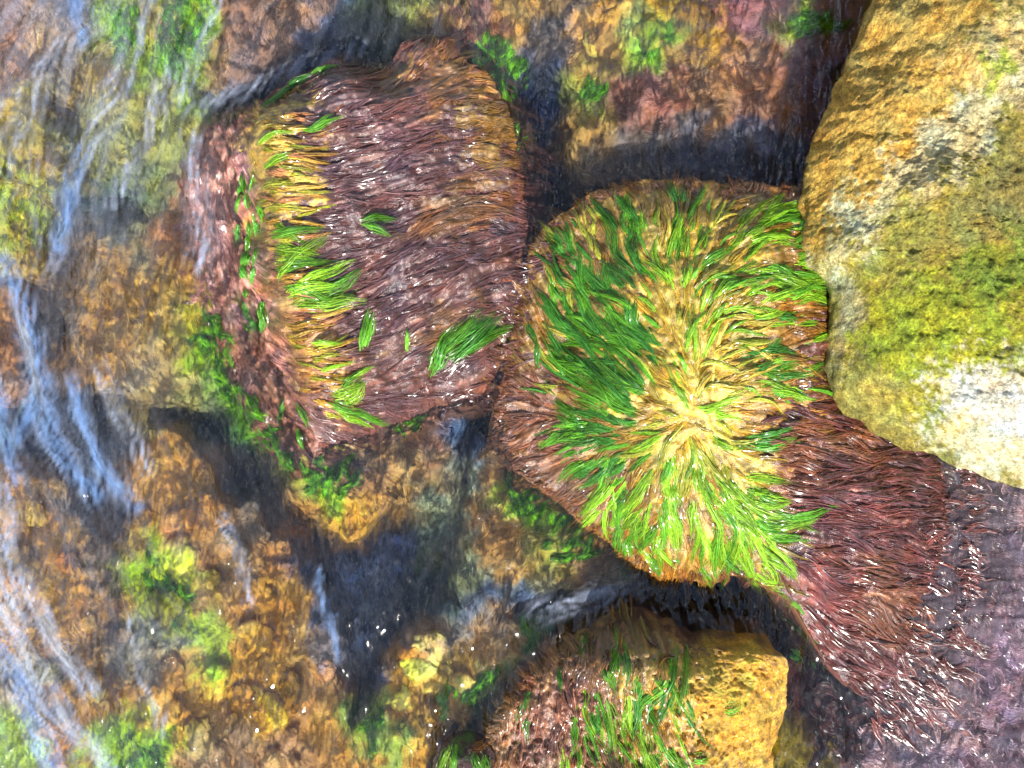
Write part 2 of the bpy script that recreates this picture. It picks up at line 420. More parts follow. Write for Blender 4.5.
RB = Rock(
    [(890,-20,0.190),(870,22,0.190),(850,72,0.190),(828,118,0.190),(819,150,0.190),(809,192,0.190),(806,240,0.200),(806,264,0.210),(822,272,0.220),(836,284,0.230),(836,320,0.230),(833,355,0.230),(838,388,0.230),(856,412,0.220),(890,434,0.210),(935,452,0.200),(985,471,0.190),(1030,488,0.170),(1120,500,0.150),(1240,440,0.100),(1290,260,0.100),(1270,40,0.100),(1180,-120,0.100),(1040,-170,0.100),(930,-110,0.150)],
    [(850,150,0.282),(840,200,0.288),(828,240,0.270),(820,258,0.246),(880,90,0.306),(920,20,0.294),(930,120,0.354),(880,200,0.336),(980,80,0.390),(1020,40,0.390),(960,150,0.402),(900,240,0.366),(870,270,0.330),(850,290,0.270),(1000,180,0.414),(1060,120,0.438),(940,300,0.384),(880,340,0.342),(852,345,0.276),(860,385,0.276),(1000,300,0.420),(960,380,0.372),(900,405,0.306),(1000,420,0.342),(950,432,0.288),(1050,420,0.342),(1080,300,0.450),(1150,150,0.420),(1100,20,0.390),(848,262,.335),(888,230,.385),(936,190,.432),(858,296,.292),(902,262,.358),(952,220,.41)],
    (1000,230), skirt=((0.012,0.04),(-0.02,0.16),(-0.08,0.7)), lump=.03, lfreq=6, seed=4, ridge=.013, fine=.0038, edge_noise=.012)

RS = Rock(
    [(428,775,-.02),(438,748,0),(462,735,.02),(488,745,.02),(500,775,0),(492,815,0),(450,820,0)],
    [(462,752,.07),(475,775,.09),(450,775,.06)],
    (465,772), skirt=((0.0,0.05),(0.0,0.14),(0.03,0.35)), lump=.01, lfreq=16, seed=6)

c_r1 = layered((128,80,66), [(420,200,150,170,0,(120,74,66),1),(262,180,26,75,-6,(222,182,84),.95),(285,330,22,70,-25,(205,158,92),.9),(225,250,38,150,-12,(200,135,115),.9),(270,400,30,80,-35,(165,105,85),.8),(450,100,40,50,0,(150,105,55),.8),(490,120,25,50,0,(150,115,45),.7),(250,260,12,80,-5,(120,170,40),.45),(245,180,14,40,0,(100,160,50),.4),(400,420,90,30,0,(110,80,65),.7)], seed=1)
c_r2 = layered((165,125,60), [(700,330,90,130,0,(215,165,45),.9),(700,420,70,120,0,(225,180,60),.85),(860,520,140,120,35,(112,62,52),1),(850,610,80,100,20,(115,65,58),1),(560,270,60,90,20,(165,125,70),.8),(530,430,40,80,-30,(150,95,70),1),(580,500,60,40,35,(155,105,70),.9),(640,560,50,30,20,(150,105,35),.9),(700,520,60,50,0,(190,145,90),.6),(800,300,50,60,0,(150,95,35),.7),(770,190,60,20,0,(85,50,35),.9)], seed=2)
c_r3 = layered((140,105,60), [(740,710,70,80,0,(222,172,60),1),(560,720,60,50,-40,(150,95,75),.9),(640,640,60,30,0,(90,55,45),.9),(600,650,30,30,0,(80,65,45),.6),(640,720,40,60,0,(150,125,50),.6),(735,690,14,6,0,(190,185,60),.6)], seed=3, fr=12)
c_rs = layered((75,50,50), [(460,755,14,12,0,(60,110,30),.6)], seed=5)
c_rb = layered((150,140,64), [(870,110,95,170,25,(207,164,72),1),(900,40,90,90,0,(208,170,82),.9),(1010,60,60,50,-40,(220,192,128),.8),(940,150,120,30,-42,(216,204,158),.75),(860,235,60,28,-60,(228,220,170),.9),(940,300,120,100,-20,(150,146,54),.95),(960,230,110,30,-35,(146,136,66),.8),(1010,190,60,30,-40,(134,126,72),.7),(945,340,100,70,10,(156,164,36),.85),(1000,270,60,30,-40,(120,140,40),.7),(930,410,50,30,25,(160,160,50),.7),(1000,410,70,48,30,(228,219,194),1),(985,452,70,26,22,(222,214,168),.9),(1000,70,10,30,20,(170,185,40),.8),(980,60,8,16,0,(165,185,40),.7),(845,320,14,50,0,(175,160,120),.7),(880,400,40,20,30,(170,160,80),.7)], var=.5, seed=4, fr=9, warp=12)

boulder = rock_obj('boulder', RB, 580, 190, M_BOULDER, c_rb, 'big dry boulder with orange, mossy green and whitish faces at the right edge', 'boulder')
rock1 = rock_obj('rock', R1, 320, 90, M_WET, c_r1, 'wet rock clad in combed reddish brown seaweed, standing between ripples and mound of green fronds', 'rock')
rock2 = rock_obj('rock', R2, 340, 100, M_WET, c_r2, 'mound shaped wet rock with golden crown, green fronds and red seaweed skirt, against the boulder', 'rock')
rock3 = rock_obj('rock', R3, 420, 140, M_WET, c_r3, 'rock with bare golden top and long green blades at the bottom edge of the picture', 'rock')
rock4 = rock_obj('rock', RS, 160, 50, M_WET, c_rs, 'small dark wet rock with green tips beside the golden topped rock at the bottom', 'rock')

# ---- submerged rocks
SUB = [
 ([(556,-30),(640,-40),(760,-40),(866,-20),(848,50),(826,110),(818,150),(800,190),(700,195),(600,185),(568,165),(566,120),(560,70),(548,30)], (700,70), -.05, 'large purple brown rock under the water above the mound, beside the boulder'),
 ([(395,-30),(470,-35),(548,-20),(546,30),(528,62),(505,100),(480,60),(440,40),(404,20)], (470,5), -.045, 'brown and mustard submerged rock touching the top end of the combed red rock'),
 ([(196,-40),(300,-45),(352,-20),(346,20),(330,40),(280,58),(240,85),(212,92),(198,50)], (270,10), -.05, 'purple brown submerged rock beyond the dark channel at the top of the picture'),
 ([(-60,-40),(30,-40),(92,-20),(90,30),(70,90),(30,100),(-60,90)], (20,25), -.07, 'violet brown submerged rock in the top left corner under pale streaks'),
 ([(92,-40),(150,-45),(204,-30),(210,40),(214,90),(196,150),(180,215),(120,190),(80,140),(86,60)], (148,60), -.08, 'olive submerged rock with lime green weed left of the purple brown one'),
 ([(-60,95),(20,92),(60,120),(66,170),(48,215),(44,268),(0,275),(-60,260)], (5,180), -.07, 'yellow green submerged rock at the left edge, above the first blue streak'),
 ([(90,250),(130,228),(185,205),(212,240),(222,310),(232,380),(200,400),(150,400),(108,385),(72,350),(80,290)], (150,310), -.075, 'golden brown submerged rock between the left blue streaks and the combed red rock'),
 ([(-60,285),(0,285),(26,300),(34,350),(22,395),(-20,400),(-60,390)], (-10,340), -.09, 'brown submerged rock at the left edge, behind the widest blue streak'),
 ([(300,470),(350,440),(420,420),(462,410),(458,450),(450,500),(430,512),(390,505),(358,540),(340,530),(305,515),(290,490)], (385,470), -.04, 'tawny submerged rock with a pointed golden spur below the combed red rock'),
 ([(478,440),(520,470),(580,510),(640,570),(630,585),(560,590),(500,610),(490,660),(470,655),(462,585),(470,520)], (525,540), -.045, 'green mottled submerged rock along the lower side of the mound of fronds'),
 ([(138,450),(180,430),(210,460),(225,500),(290,540),(312,580),(330,650),(345,710),(350,800),(240,820),(150,810),(118,740),(124,650),(120,560),(134,500)], (225,630), -.07, 'largest golden submerged rock, covered in stones, left of the dark pool'),
 ([(-60,478),(30,470),(76,500),(100,540),(108,610),(112,690),(120,800),(30,820),(-60,810)], (30,640), -.08, 'ochre submerged rock in the bottom left corner beneath the white streaks'),
 ([(388,660),(430,615),(480,610),(530,630),(560,640),(520,680),(480,720),(440,760),(420,820),(370,820),(358,740),(380,700)], (430,700), -.05, 'golden submerged rock between the dark pool and the small dark rock'),
 ([(900,480),(940,462),(1000,480),(1100,500),(1110,640),(1090,830),(960,850),(850,830),(836,770),(842,710),(880,690),(920,640),(942,560)], (980,660), -.05, 'purple submerged rock in the bottom right corner below the boulder'),
]
# dense bed level everywhere
def bed_top(x, y):
    u, v = UV(x, y, -0.3)
    return -0.34 + 0.06 * fbm(x * 4, y * 4, 4, 300) + 0.02 * fbm(x * 18, y * 18, 4, 301)

sub_rocks = []
for k, (out, cen, zt, lab) in enumerate(SUB):
    o = [(a, b, zt - .035) for a, b in out]
    c = [(cen[0], cen[1], zt)]
    for (a, b) in out:
        c.append((cen[0] + (a - cen[0]) * .6, cen[1] + (b - cen[1]) * .6, zt - .004))
    o = [(a, b, q * 1.5 - .02) for a, b, q in o]; c = [(a, b, q * 1.5 - .02) for a, b, q in c]
    rk = Rock(o, c, cen, skirt=((.008, .03), (.02, .1), (.04, .32)), lump=.018, lfreq=13, edge_noise=.09, seed=20 + k, ridge=.012)
    big = max(rk.r)
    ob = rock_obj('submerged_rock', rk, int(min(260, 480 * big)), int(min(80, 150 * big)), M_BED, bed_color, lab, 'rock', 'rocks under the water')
    sub_rocks.append((rk, ob))

# ---- seabed sheet to the horizon
def stretched(a, b, n, far=45.0, m=14):
    core = np.linspace(a, b, n); g = np.geomspace(0.15, far, m)
    return np.concatenate([(a - g)[::-1], core, b + g])
gx = stretched(-1.6, 1.6, 280); gy = stretched(-1.25, 1.25, 210)
X, Y = np.meshgrid(gx, gy)
Z = bed_top(X, Y)
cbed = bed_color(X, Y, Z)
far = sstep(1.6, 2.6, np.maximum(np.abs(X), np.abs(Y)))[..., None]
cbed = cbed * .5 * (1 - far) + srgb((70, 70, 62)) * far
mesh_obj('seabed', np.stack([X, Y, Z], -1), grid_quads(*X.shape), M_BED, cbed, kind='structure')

# ------------------------------------------------------------------ height raster that seaweed drapes over
GX0, GY0, GS = -1.7, -1.4, 0.005
NX, NY = int(3.4 / GS) + 1, int(2.8 / GS) + 1
rx, ry = np.meshgrid(GX0 + GS * np.arange(NX), GY0 + GS * np.arange(NY))
HR = bed_top(rx, ry)
for rk in [a for a, b in sub_rocks] + [R1, R2, R3, RS]:
    HR = np.maximum(HR, rk.height(rx, ry))

def surf(x, y):
    fx = np.clip((x - GX0) / GS, 0, NX - 1.001); fy = np.clip((y - GY0) / GS, 0, NY - 1.001)
    i = fx.astype(int); j = fy.astype(int); a = fx - i; b = fy - j
    return (HR[j, i] * (1 - a) + HR[j, i + 1] * a) * (1 - b) + (HR[j + 1, i] * (1 - a) + HR[j + 1, i + 1] * a) * b

def to_world(u, v, it=4):
    """pixel -> point on the draped surface"""
    z = np.zeros(np.shape(u))
    for _ in range(it):
        x, y = P(u, v, z); z = 0.5 * z + 0.5 * surf(x, y)
    x, y = P(u, v, z)
    return x, y, z

class Flow:
    """direction field from arrows (u, v, angle in degrees, 0 = right, 90 = up)"""
    def __init__(self, arrows, sig=55.0, wob=0.35, wf=26.0, seed=0):
        a = np.array(arrows, float); self.p = a[:, :2]
        t = np.radians(a[:, 2]); self.d = np.stack([np.cos(t), np.sin(t)], 1)
        self.s, self.wob, self.wf, self.seed = sig, wob, wf, seed
    def __call__(self, x, y, z):
        u, v = UV(x, y, z); sh = u.shape; u = u.ravel(); v = v.ravel()
        d2 = (u[:, None] - self.p[:, 0]) ** 2 + (v[:, None] - self.p[:, 1]) ** 2
        ww = np.exp(-d2 / (2 * self.s ** 2)) + 1e-6 / (1 + d2 / 1e4)
        d = ww @ self.d
        a = np.arctan2(d[:, 1], d[:, 0]) + self.wob * fbm(u / self.wf, v / self.wf, 3, 400 + self.seed) * 1.6
        return np.cos(a).reshape(sh), np.sin(a).reshape(sh)

def locks(x0, y0, flow, L, R, ns, width, S=6, lift=0.006, prof='lock', base=None, jit=0.2, tipmul=1.0, rootmul=0.8, tilt=0.6, zmin=None, curl=0.0, rng=RNG):
    """M locks of ns ribbons each; returns verts (M, ns, S+1, 2, 3) and colours"""
    M = len(x0); L = np.broadcast_to(L, (M,)); R = np.broadcast_to(R, (M,))
    G = np.zeros((M, S + 3, 2)); G[:, 0, 0] = x0; G[:, 0, 1] = y0
    cr = rng.normal(0, curl, M) if curl else np.zeros(M)
    dj = rng.normal(0, .2 if prof == 'frond' else .16, M); LF = lift * rng.uniform(.5, 1.7, (M, 1, 1))
    for k in range(S + 2):
        z = surf(G[:, k, 0], G[:, k, 1])
        dx, dy = flow(G[:, k, 0], G[:, k, 1], z)
        ca, sa = np.cos(cr * k + dj), np.sin(cr * k + dj)
        G[:, k + 1, 0] = G[:, k, 0] + L / S * (dx * ca - dy * sa)
        G[:, k + 1, 1] = G[:, k, 1] + L / S * (dx * sa + dy * ca)
    T = np.diff(G, axis=1); T /= np.maximum(np.linalg.norm(T, axis=2, keepdims=True), 1e-9)
    T = np.concatenate([T, T[:, -1:]], 1)
    off = np.clip(rng.normal(0, .55, (M, ns)), -1.2, 1.2)
    if prof == 'frond': off = off * np.where(rng.uniform(0, 1, (M, ns)) < .16, 1.7, 1.0)
    s0 = rng.uniform(0, .3, (M, ns)); e0 = rng.uniform(.72, 1.02, (M, ns))
    tt = np.linspace(0, 1, S + 1)[None, None]
    t = s0[..., None] + (e0 - s0)[..., None] * tt                      # M, ns, S+1
    f = np.clip(t * S, 0, S + 1.99); i = f.astype(int); a = (f - i)[..., None]
    mi = np.arange(M)[:, None, None]
    g = G[mi, i] * (1 - a) + G[mi, i + 1] * a
    tg = T[mi, i]
    nrm = np.stack([-tg[..., 1], tg[..., 0]], -1)
    if prof == 'lock':
        pf = 1 - .55 * np.clip(t, 0, 1) ** 1.6
    else:                                                              # leaf-like frond
        pf = .3 + .8 * np.sin(np.pi * np.clip(t * .82 + .1, 0, 1)) - .25 * t
    wob = .18 * np.sin(t * rng.uniform(4, 9, (M, ns, 1)) + rng.uniform(0, 6, (M, ns, 1)))
    o = (off[..., None] + wob) * pf * R[:, None, None]
    p = g + nrm * o[..., None] + rng.normal(0, .0005, (M, ns, S + 1, 2))
    z = surf(p[..., 0], p[..., 1])
    arch = np.clip(1 - off ** 2 * .7, 0, 1)[..., None] * (.35 + .65 * np.sin(np.pi * np.clip(t, 0, 1)))
    z = z + .0015 + LF * arch * rng.uniform(.6, 1.15, (M, ns, 1)) + rng.uniform(0, .0012, (M, ns, 1))
    sg = np.broadcast_to(1.3 * L[:, None] / S, z.shape[:2])
    for k in range(1, S + 1):
        z[..., k] = np.maximum(z[..., k], z[..., k - 1] - sg)
    if zmin is not None:
        z = np.maximum(z, zmin)
    wd = width * rng.uniform(.7, 1.3, (M, ns, 1)) * (1 - .75 * tt ** 2.2) * .5
    tl = rng.normal(0, tilt, (M, ns, 1)) + .5 * tilt * np.sin(t * 11 + rng.uniform(0, 6, (M, ns, 1)))
    h = np.concatenate([nrm * wd[..., None], (wd * tl)[..., None]], -1)
    c = np.concatenate([p, z[..., None]], -1)
    V = np.stack([c - h, c + h], 3)                                    # M, ns, S+1, 2, 3
    if callable(base):
        B = base(p[..., 0], p[..., 1], z)
    else:
        B = np.broadcast_to(np.asarray(base, float), (M, ns, S + 1, 3)) if np.ndim(base) == 1 else np.asarray(base)[:, None, None, :] * np.ones((1, ns, S + 1, 1))
    j = np.exp(rng.normal(0, jit, (M, ns, 1, 1))) * np.exp(rng.normal(0, jit * (.8 if prof == 'frond' else .45), (M, 1, 1, 1)))
    gr = (rootmul + (tipmul - rootmul) * np.clip(t, 0, 1))[..., None]
    C = B * j * gr
    C = np.repeat(C[:, :, :, None, :], 2, axis=3)
    return V, C

def ribbon_quads(n, S):
    b = np.arange(n)[:, None] * (2 * (S + 1)); k = np.arange(S)[None] * 2
    s = b + k
    return np.stack([s, s + 1, s + 3, s + 2], -1).reshape(-1, 4)

def strand_mesh(name, V, C, mat, **kw):
    n = int(np.prod(V.shape[:-3])); S = V.shape[-3] - 1
    return mesh_obj(name, V.reshape(-1, 3), ribbon_quads(n, S), mat, C.reshape(-1, C.shape[-1]), smooth=True, **kw)

def inside(poly, u, v):
    p = np.asarray(poly, float); r = np.zeros(len(u), bool); j = len(p) - 1
    for i in range(len(p)):
        c = ((p[i, 1] > v) != (p[j, 1] > v)) & (u < (p[j, 0] - p[i, 0]) * (v - p[i, 1]) / (p[j, 1] - p[i, 1] + 1e-12) + p[i, 0])
        r ^= c; j = i
    return r

def scatter(poly, n, rng=RNG, soft=10):
    p = np.asarray(poly, float); lo = p.min(0) - soft; hi = p.max(0) + soft; U = []; Vv = []; got = 0
    while got < n:
        u = rng.uniform(lo[0], hi[0], n * 2); v = rng.uniform(lo[1], hi[1], n * 2)
        m = inside(poly, u + soft * fbm(u / 25, v / 25, 3, 500), v + soft * fbm(u / 25, v / 25, 3, 501))
        U.append(u[m]); Vv.append(v[m]); got += m.sum()
    return np.concatenate(U)[:n], np.concatenate(Vv)[:n]

def lic(x, y, fl, n=10, step=.006, f=150.0, seed=0):
    """noise smeared along the current"""
    acc = fbm(x * f, y * f, 2, seed); px, py, qx, qy = x, y, x, y
    for _ in range(n):
        dx, dy = fl(px, py, 0 * px); px, py = px + dx * step, py + dy * step; acc = acc + fbm(px * f, py * f, 2, seed)
        dx, dy = fl(qx, qy, 0 * qx); qx, qy = qx - dx * step, qy - dy * step; acc = acc + fbm(qx * f, qy * f, 2, seed)
    return acc / acc.std()

def matted(name, rk, fl, colfn, amp, parent, mat, rho=.985, keep=None, step=.0036, seed=0):
    """wet algae lying combed flat over a rock: one sheet with ridges and furrows along the lie"""
    r = rk.r.max() * 1.05
    gx_ = np.arange(rk.c[0] - r, rk.c[0] + r, step); gy_ = np.arange(rk.c[1] - r, rk.c[1] + r, step)
    X, Y = np.meshgrid(gx_, gy_)
    d = np.hypot(X - rk.c[0], Y - rk.c[1]) / rk.edge(np.arctan2(Y - rk.c[1], X - rk.c[0]))[0]
    m = d < rho + .03 * noise2(X * 60, Y * 60, seed)
    U, Vv = UV(X, Y, .1)
    m &= (U > -80) & (U < 1110) & (Vv > -80) & (Vv < 850)
    if keep: m &= keep(X, Y)
    ii = -np.ones(X.shape, int); ii[m] = np.arange(m.sum())
    x, y = X[m], Y[m]
    z0 = rk.height(x, y)
    l1 = lic(x, y, fl, 6, .005, 62.0, 950 + seed); l2 = lic(x, y, fl, 6, .003, 150.0, 970 + seed); l3 = lic(x, y, fl, 7, .009, 26.0, 980 + seed)
    l1 = l1 - .25 * l1 * np.abs(l1) * .5
    e = sstep(rho, rho - .06, d[m])
    z = z0 + .003 + amp * (.8 * l1 + .32 * l2 + 1.1 * l3) * (.3 + .7 * e) - .006 * (1 - e)
    c = colfn(x, y, z) * np.exp(.26 * l1 + .24 * l2 + .18 * l3 - .3)[:, None] * np.exp(.1 * l3[:, None] * np.array([.2, .6, -.4]))  # furrows darkened and ridges lightened in the colour, like shade in the gaps
    q = np.stack([ii[:-1, :-1], ii[:-1, 1:], ii[1:, 1:], ii[1:, :-1]], -1).reshape(-1, 4)
    q = q[(q >= 0).all(1)]
    return mesh_obj(name, np.stack([x, y, z], 1), q, mat, c, parent, True, 'stuff')

# ------------------------------------------------------------------ red and golden turf on the rocks (uncountable)
F1 = Flow([(265,120,8),(270,170,5),(275,230,0),(285,290,0),(310,350,8),(330,400,5),(300,110,12),(345,80,35),(390,60,70),(430,50,80),(340,150,12),(330,200,5),(340,260,12),(360,300,30),(350,360,25),(380,110,15),(420,120,25),(460,90,15),(490,90,-10),(420,170,30),(470,150,10),(500,160,-8),(430,230,32),(480,220,5),(510,220,-10),(430,290,42),(470,280,30),(505,290,20),(410,350,35),(450,360,25),(490,350,15),(380,400,10),(420,400,5),(350,420,-15),(300,430,-60),(240,160,-100),(215,200,-95),(230,280,-85),(250,340,-75),(275,400,-60),(210,140,-120)], 32, .17, 30, 1)
c_red1 = layered((98,62,58), [(420,200,150,170,0,(94,60,60),.85),(276,165,36,70,-6,(205,165,66),.95),(300,330,28,80,-25,(192,140,82),.8),(225,250,40,150,-12,(206,140,128),.9),(270,400,30,80,-35,(160,104,84),.8),(440,70,50,40,0,(150,104,52),.8),(492,120,25,50,0,(150,112,44),.8),(460,210,60,18,-25,(136,96,48),.6),(430,330,60,14,-30,(136,94,50),.6),(400,130,40,30,0,(118,74,72),.7)], seed=7, var=.3)
poly1 = [(258,112),(312,74),(335,64),(352,70),(374,78),(392,60),(405,36),(450,40),(494,84),(514,140),(526,195),(522,255),(514,310),(502,365),(470,400),(425,412),(385,430),(335,448),(302,466),(262,425),(232,370),(208,310),(196,250),(190,190),(200,140),(228,116)]
matted('red_mat', R1, F1, c_red1, .0023, rock1, M_MAT, .99, seed=1)
u, v = scatter(poly1, 820); x, y, z = to_world(u, v)
V, C = locks(x, y, F1, RNG.uniform(.03, .17, 820), RNG.uniform(.003, .012, 820), 20, .0014, 6, .005, 'lock', c_red1, .3, 1.15, .95, .6)
strand_mesh('red_turf', V, C, M_RED, parent=rock1, kind='stuff')
# golden ridge hair on rock 1
u, v = scatter([(254,112),(285,95),(300,100),(296,150),(296,200),(300,240),(318,330),(345,400),(325,420),(300,390),(280,320),(266,240),(256,170)], 110); x, y, z = to_world(u, v)
V, C = locks(x, y, F1, RNG.uniform(.03, .11, 110), RNG.uniform(.004, .010, 110), 26, .0016, 6, .012, 'lock', np.array([srgb(q) for q in ((205,160,60),(175,135,50),(220,180,85),(160,160,40),(190,130,80))])[RNG.integers(0, 5, 110)], .3, 1.0, 1.0, .8)
strand_mesh('golden_turf', V, C, M_GOLD, parent=rock1, kind='stuff')

F2 = Flow([(680,390,140),(700,300,80),(690,230,85),(650,230,95),(600,230,110),(560,250,120),(620,300,122),(640,320,124),(600,340,128),(630,370,130),(580,320,125),(545,350,120),(600,380,134),(560,400,150),(640,350,126),(640,410,160),(600,430,190),(560,440,200),(640,460,225),(600,480,230),(620,520,260),(650,530,275),(690,540,285),(660,480,260),(690,460,280),(720,500,305),(760,560,310),(740,450,335),(780,440,0),(780,500,-3),(720,400,0),(740,360,8),(780,340,0),(740,300,12),(780,280,8),(740,240,25),(780,220,12),(820,330,0),(820,250,5),(830,430,-5),(880,460,-6),(920,490,-8),(830,510,0),(880,530,-5),(920,560,-12),(820,570,-18),(870,590,-22),(900,620,-28),(820,620,-40),(850,650,-38),(880,680,-35),(530,450,215),(540,480,225),(520,300,120)], 28, .24, 34, 2)
c_gold2 = layered((146,116,46), [(700,330,80,120,0,(184,152,44),.9),(710,430,70,110,0,(196,164,58),.85),(560,270,60,90,20,(138,102,52),.8),(530,430,50,90,-30,(120,76,54),1),(580,500,60,40,35,(122,80,52),.9),(640,560,60,30,20,(150,104,34),.9),(700,520,40,50,0,(150,108,70),.6),(810,300,50,60,0,(140,88,34),.8),(770,190,60,20,0,(100,64,35),.8),(800,400,60,40,0,(160,105,45),.7)], seed=8, var=.3)
u, v = scatter([(500,420),(506,380),(514,325),(524,268),(545,236),(585,214),(632,206),(700,208),(812,212),(850,240),(840,420),(780,430),(760,470),(780,540),(800,590),(735,577),(690,582),(640,570),(600,535),(558,503),(510,465)], 760); x, y, z = to_world(u, v)
matted('golden_mat', R2, F2, c_gold2, .0025, rock2, M_MAT, .98, lambda X, Y: UV(X, Y, .12)[0] + .25 * (UV(X, Y, .12)[1] - 430) + 14 * fbm(X * 30, Y * 30, 3, 991) < 792, seed=2)
V, C = locks(x, y, F2, RNG.uniform(.03, .11, 760), RNG.uniform(.004, .012, 760), 20, .0014, 5, .005, 'lock', c_gold2, .3, 1.15, .95, .8)
strand_mesh('golden_turf', V, C, M_GOLD, parent=rock2, kind='stuff')
c_red2 = layered((88,46,42), [(860,560,120,50,20,(98,50,48),.7),(830,440,60,20,10,(130,78,46),.8),(880,600,60,40,35,(118,76,46),.6),(830,600,40,30,0,(128,66,62),.7),(880,500,40,20,0,(124,70,72),.6),(780,470,40,30,0,(130,80,50),.7)], seed=9, var=.35)
u, v = scatter([(752,432),(800,395),(840,392),(880,425),(935,455),(945,505),(940,565),(908,638),(884,690),(842,686),(812,650),(800,600),(800,540),(770,500)], 640); x, y, z = to_world(u, v)
matted('red_mat', R2, F2, c_red2, .0028, rock2, M_MAT, .99, lambda X, Y: UV(X, Y, .12)[0] + .25 * (UV(X, Y, .12)[1] - 430) + 14 * fbm(X * 30, Y * 30, 3, 991) > 770, seed=3)
V, C = locks(x, y, F2, RNG.uniform(.05, .19, 640), RNG.uniform(.003, .012, 640), 22, .0015, 6, .008, 'lock', c_red2, .32, 1.5, .95, .9, zmin=-.004)
strand_mesh('red_turf', V, C, M_RED, parent=rock2, kind='stuff')

F3 = Flow([(700,640,130),(660,630,95),(620,620,80),(640,660,-95),(660,700,-80),(620,700,-75),(600,730,-70),(560,720,-85),(540,700,-100),(580,660,-100),(520,740,-95),(720,700,-60),(740,740,-45),(690,740,-60),(600,640,-100)], 30, .22, 24, 3)
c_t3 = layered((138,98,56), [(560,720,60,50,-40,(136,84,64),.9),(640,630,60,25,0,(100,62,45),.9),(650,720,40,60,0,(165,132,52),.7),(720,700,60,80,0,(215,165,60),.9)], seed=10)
u, v = scatter([(490,735),(512,690),(545,660),(572,636),(605,618),(632,622),(655,645),(684,672),(690,710),(670,780),(500,790)], 260); x, y, z = to_world(u, v)
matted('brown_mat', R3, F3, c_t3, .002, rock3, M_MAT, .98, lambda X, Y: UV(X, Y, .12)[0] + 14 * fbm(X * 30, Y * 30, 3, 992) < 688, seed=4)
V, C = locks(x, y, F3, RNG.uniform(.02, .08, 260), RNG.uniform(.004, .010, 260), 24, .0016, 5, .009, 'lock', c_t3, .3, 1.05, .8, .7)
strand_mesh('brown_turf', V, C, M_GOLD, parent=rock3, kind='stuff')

def rim(rk, n, lo, hi, l0, l1, col, mat, name, parent, a0=-np.pi, a1=np.pi, ns=20, lift=.005):
    t = RNG.uniform(a0, a1, n); re, ze = rk.edge(t); rr = re * RNG.uniform(lo, hi, n)
    x = rk.c[0] + np.cos(t) * rr; y = rk.c[1] + np.sin(t) * rr
    def out(X, Y, Z):
        a = np.arctan2(Y - rk.c[1], X - rk.c[0]) + .9 * fbm(X * 22, Y * 22, 3, 470)
        return np.cos(a), np.sin(a)
    V, C = locks(x, y, out, RNG.uniform(l0, l1, n), RNG.uniform(.006, .014, n), ns, .0015, 5, lift, 'lock', col, .3, 1.2, .9, .9)
    strand_mesh(name, V, C, mat, parent=parent, kind='stuff')
rim(R1, 240, .86, 1.0, .03, .07, c_red1, M_RED, 'red_fringe', rock1)
rim(R2, 380, .9, 1.0, .02, .05, layered((110,72,44), [(860,560,140,120,35,(115,64,54),1),(520,440,50,80,-30,(130,85,62),1),(640,560,70,40,0,(150,104,44),.9),(550,260,40,70,20,(130,100,60),.8)], seed=14), M_RED, 'red_fringe', rock2)
rim(R3, 130, .9, 1.0, .02, .045, c_t3, M_GOLD, 'brown_fringe', rock3, 2.1, np.pi)

# ------------------------------------------------------------------ green seaweed: every patch a thing, every frond a part
class Arrow(Flow):
    pass

G_DARK, G_MID, G_LIME, G_OLIVE = srgb((72,138,46)), srgb((98,160,42)), srgb((138,184,46)), srgb((172,176,64))

def seaweed(name, label, fronds, flow, pal, group, ns=30, width=.0014, lift=.01, mat=M_GREEN, curl=.0, jit=.22, tip=.9, root=1.15, prof='frond', rng=RNG):
    """fronds: (u, v, length_px, half_width_px[, angle]) rooted on the rock"""
    f = np.array([q[:4] for q in fronds], float)
    x, y, z = to_world(f[:, 0], f[:, 1])
    fl = flow
    if len(fronds[0]) > 4:
        an = np.radians([q[4] for q in fronds])
        def fl(X, Y, Zz, an=an):
            u, v = UV(X, Y, Zz)
            a = an.reshape((-1,) + (1,) * (X.ndim - 1)) + .35 * fbm(u / 30, v / 30, 2, 450)
            return np.cos(a), np.sin(a)
    cols = np.array([pal[k] for k in rng.integers(0, len(pal), len(f))])
    V, C = locks(x, y, fl, f[:, 2] / PPM, f[:, 3] / PPM, ns, width, 7, lift, prof, cols, jit, tip, root, .8, None, curl, rng)
    r = empty(name, (x.mean(), y.mean(), float(z.mean())), label, 'seaweed', group)
    org = np.array([x.mean(), y.mean(), float(z.mean())])
    for k in range(len(f)):
        o = strand_mesh('frond', V[k] - org, C[k], mat, parent=r)
    return r

def fill(poly, n, lmin, lmax, wmin, wmax, rng=RNG):
    u, v = scatter(poly, n, rng, 4)
    return list(zip(u, v, rng.uniform(lmin, lmax, n), rng.uniform(wmin, wmax, n)))

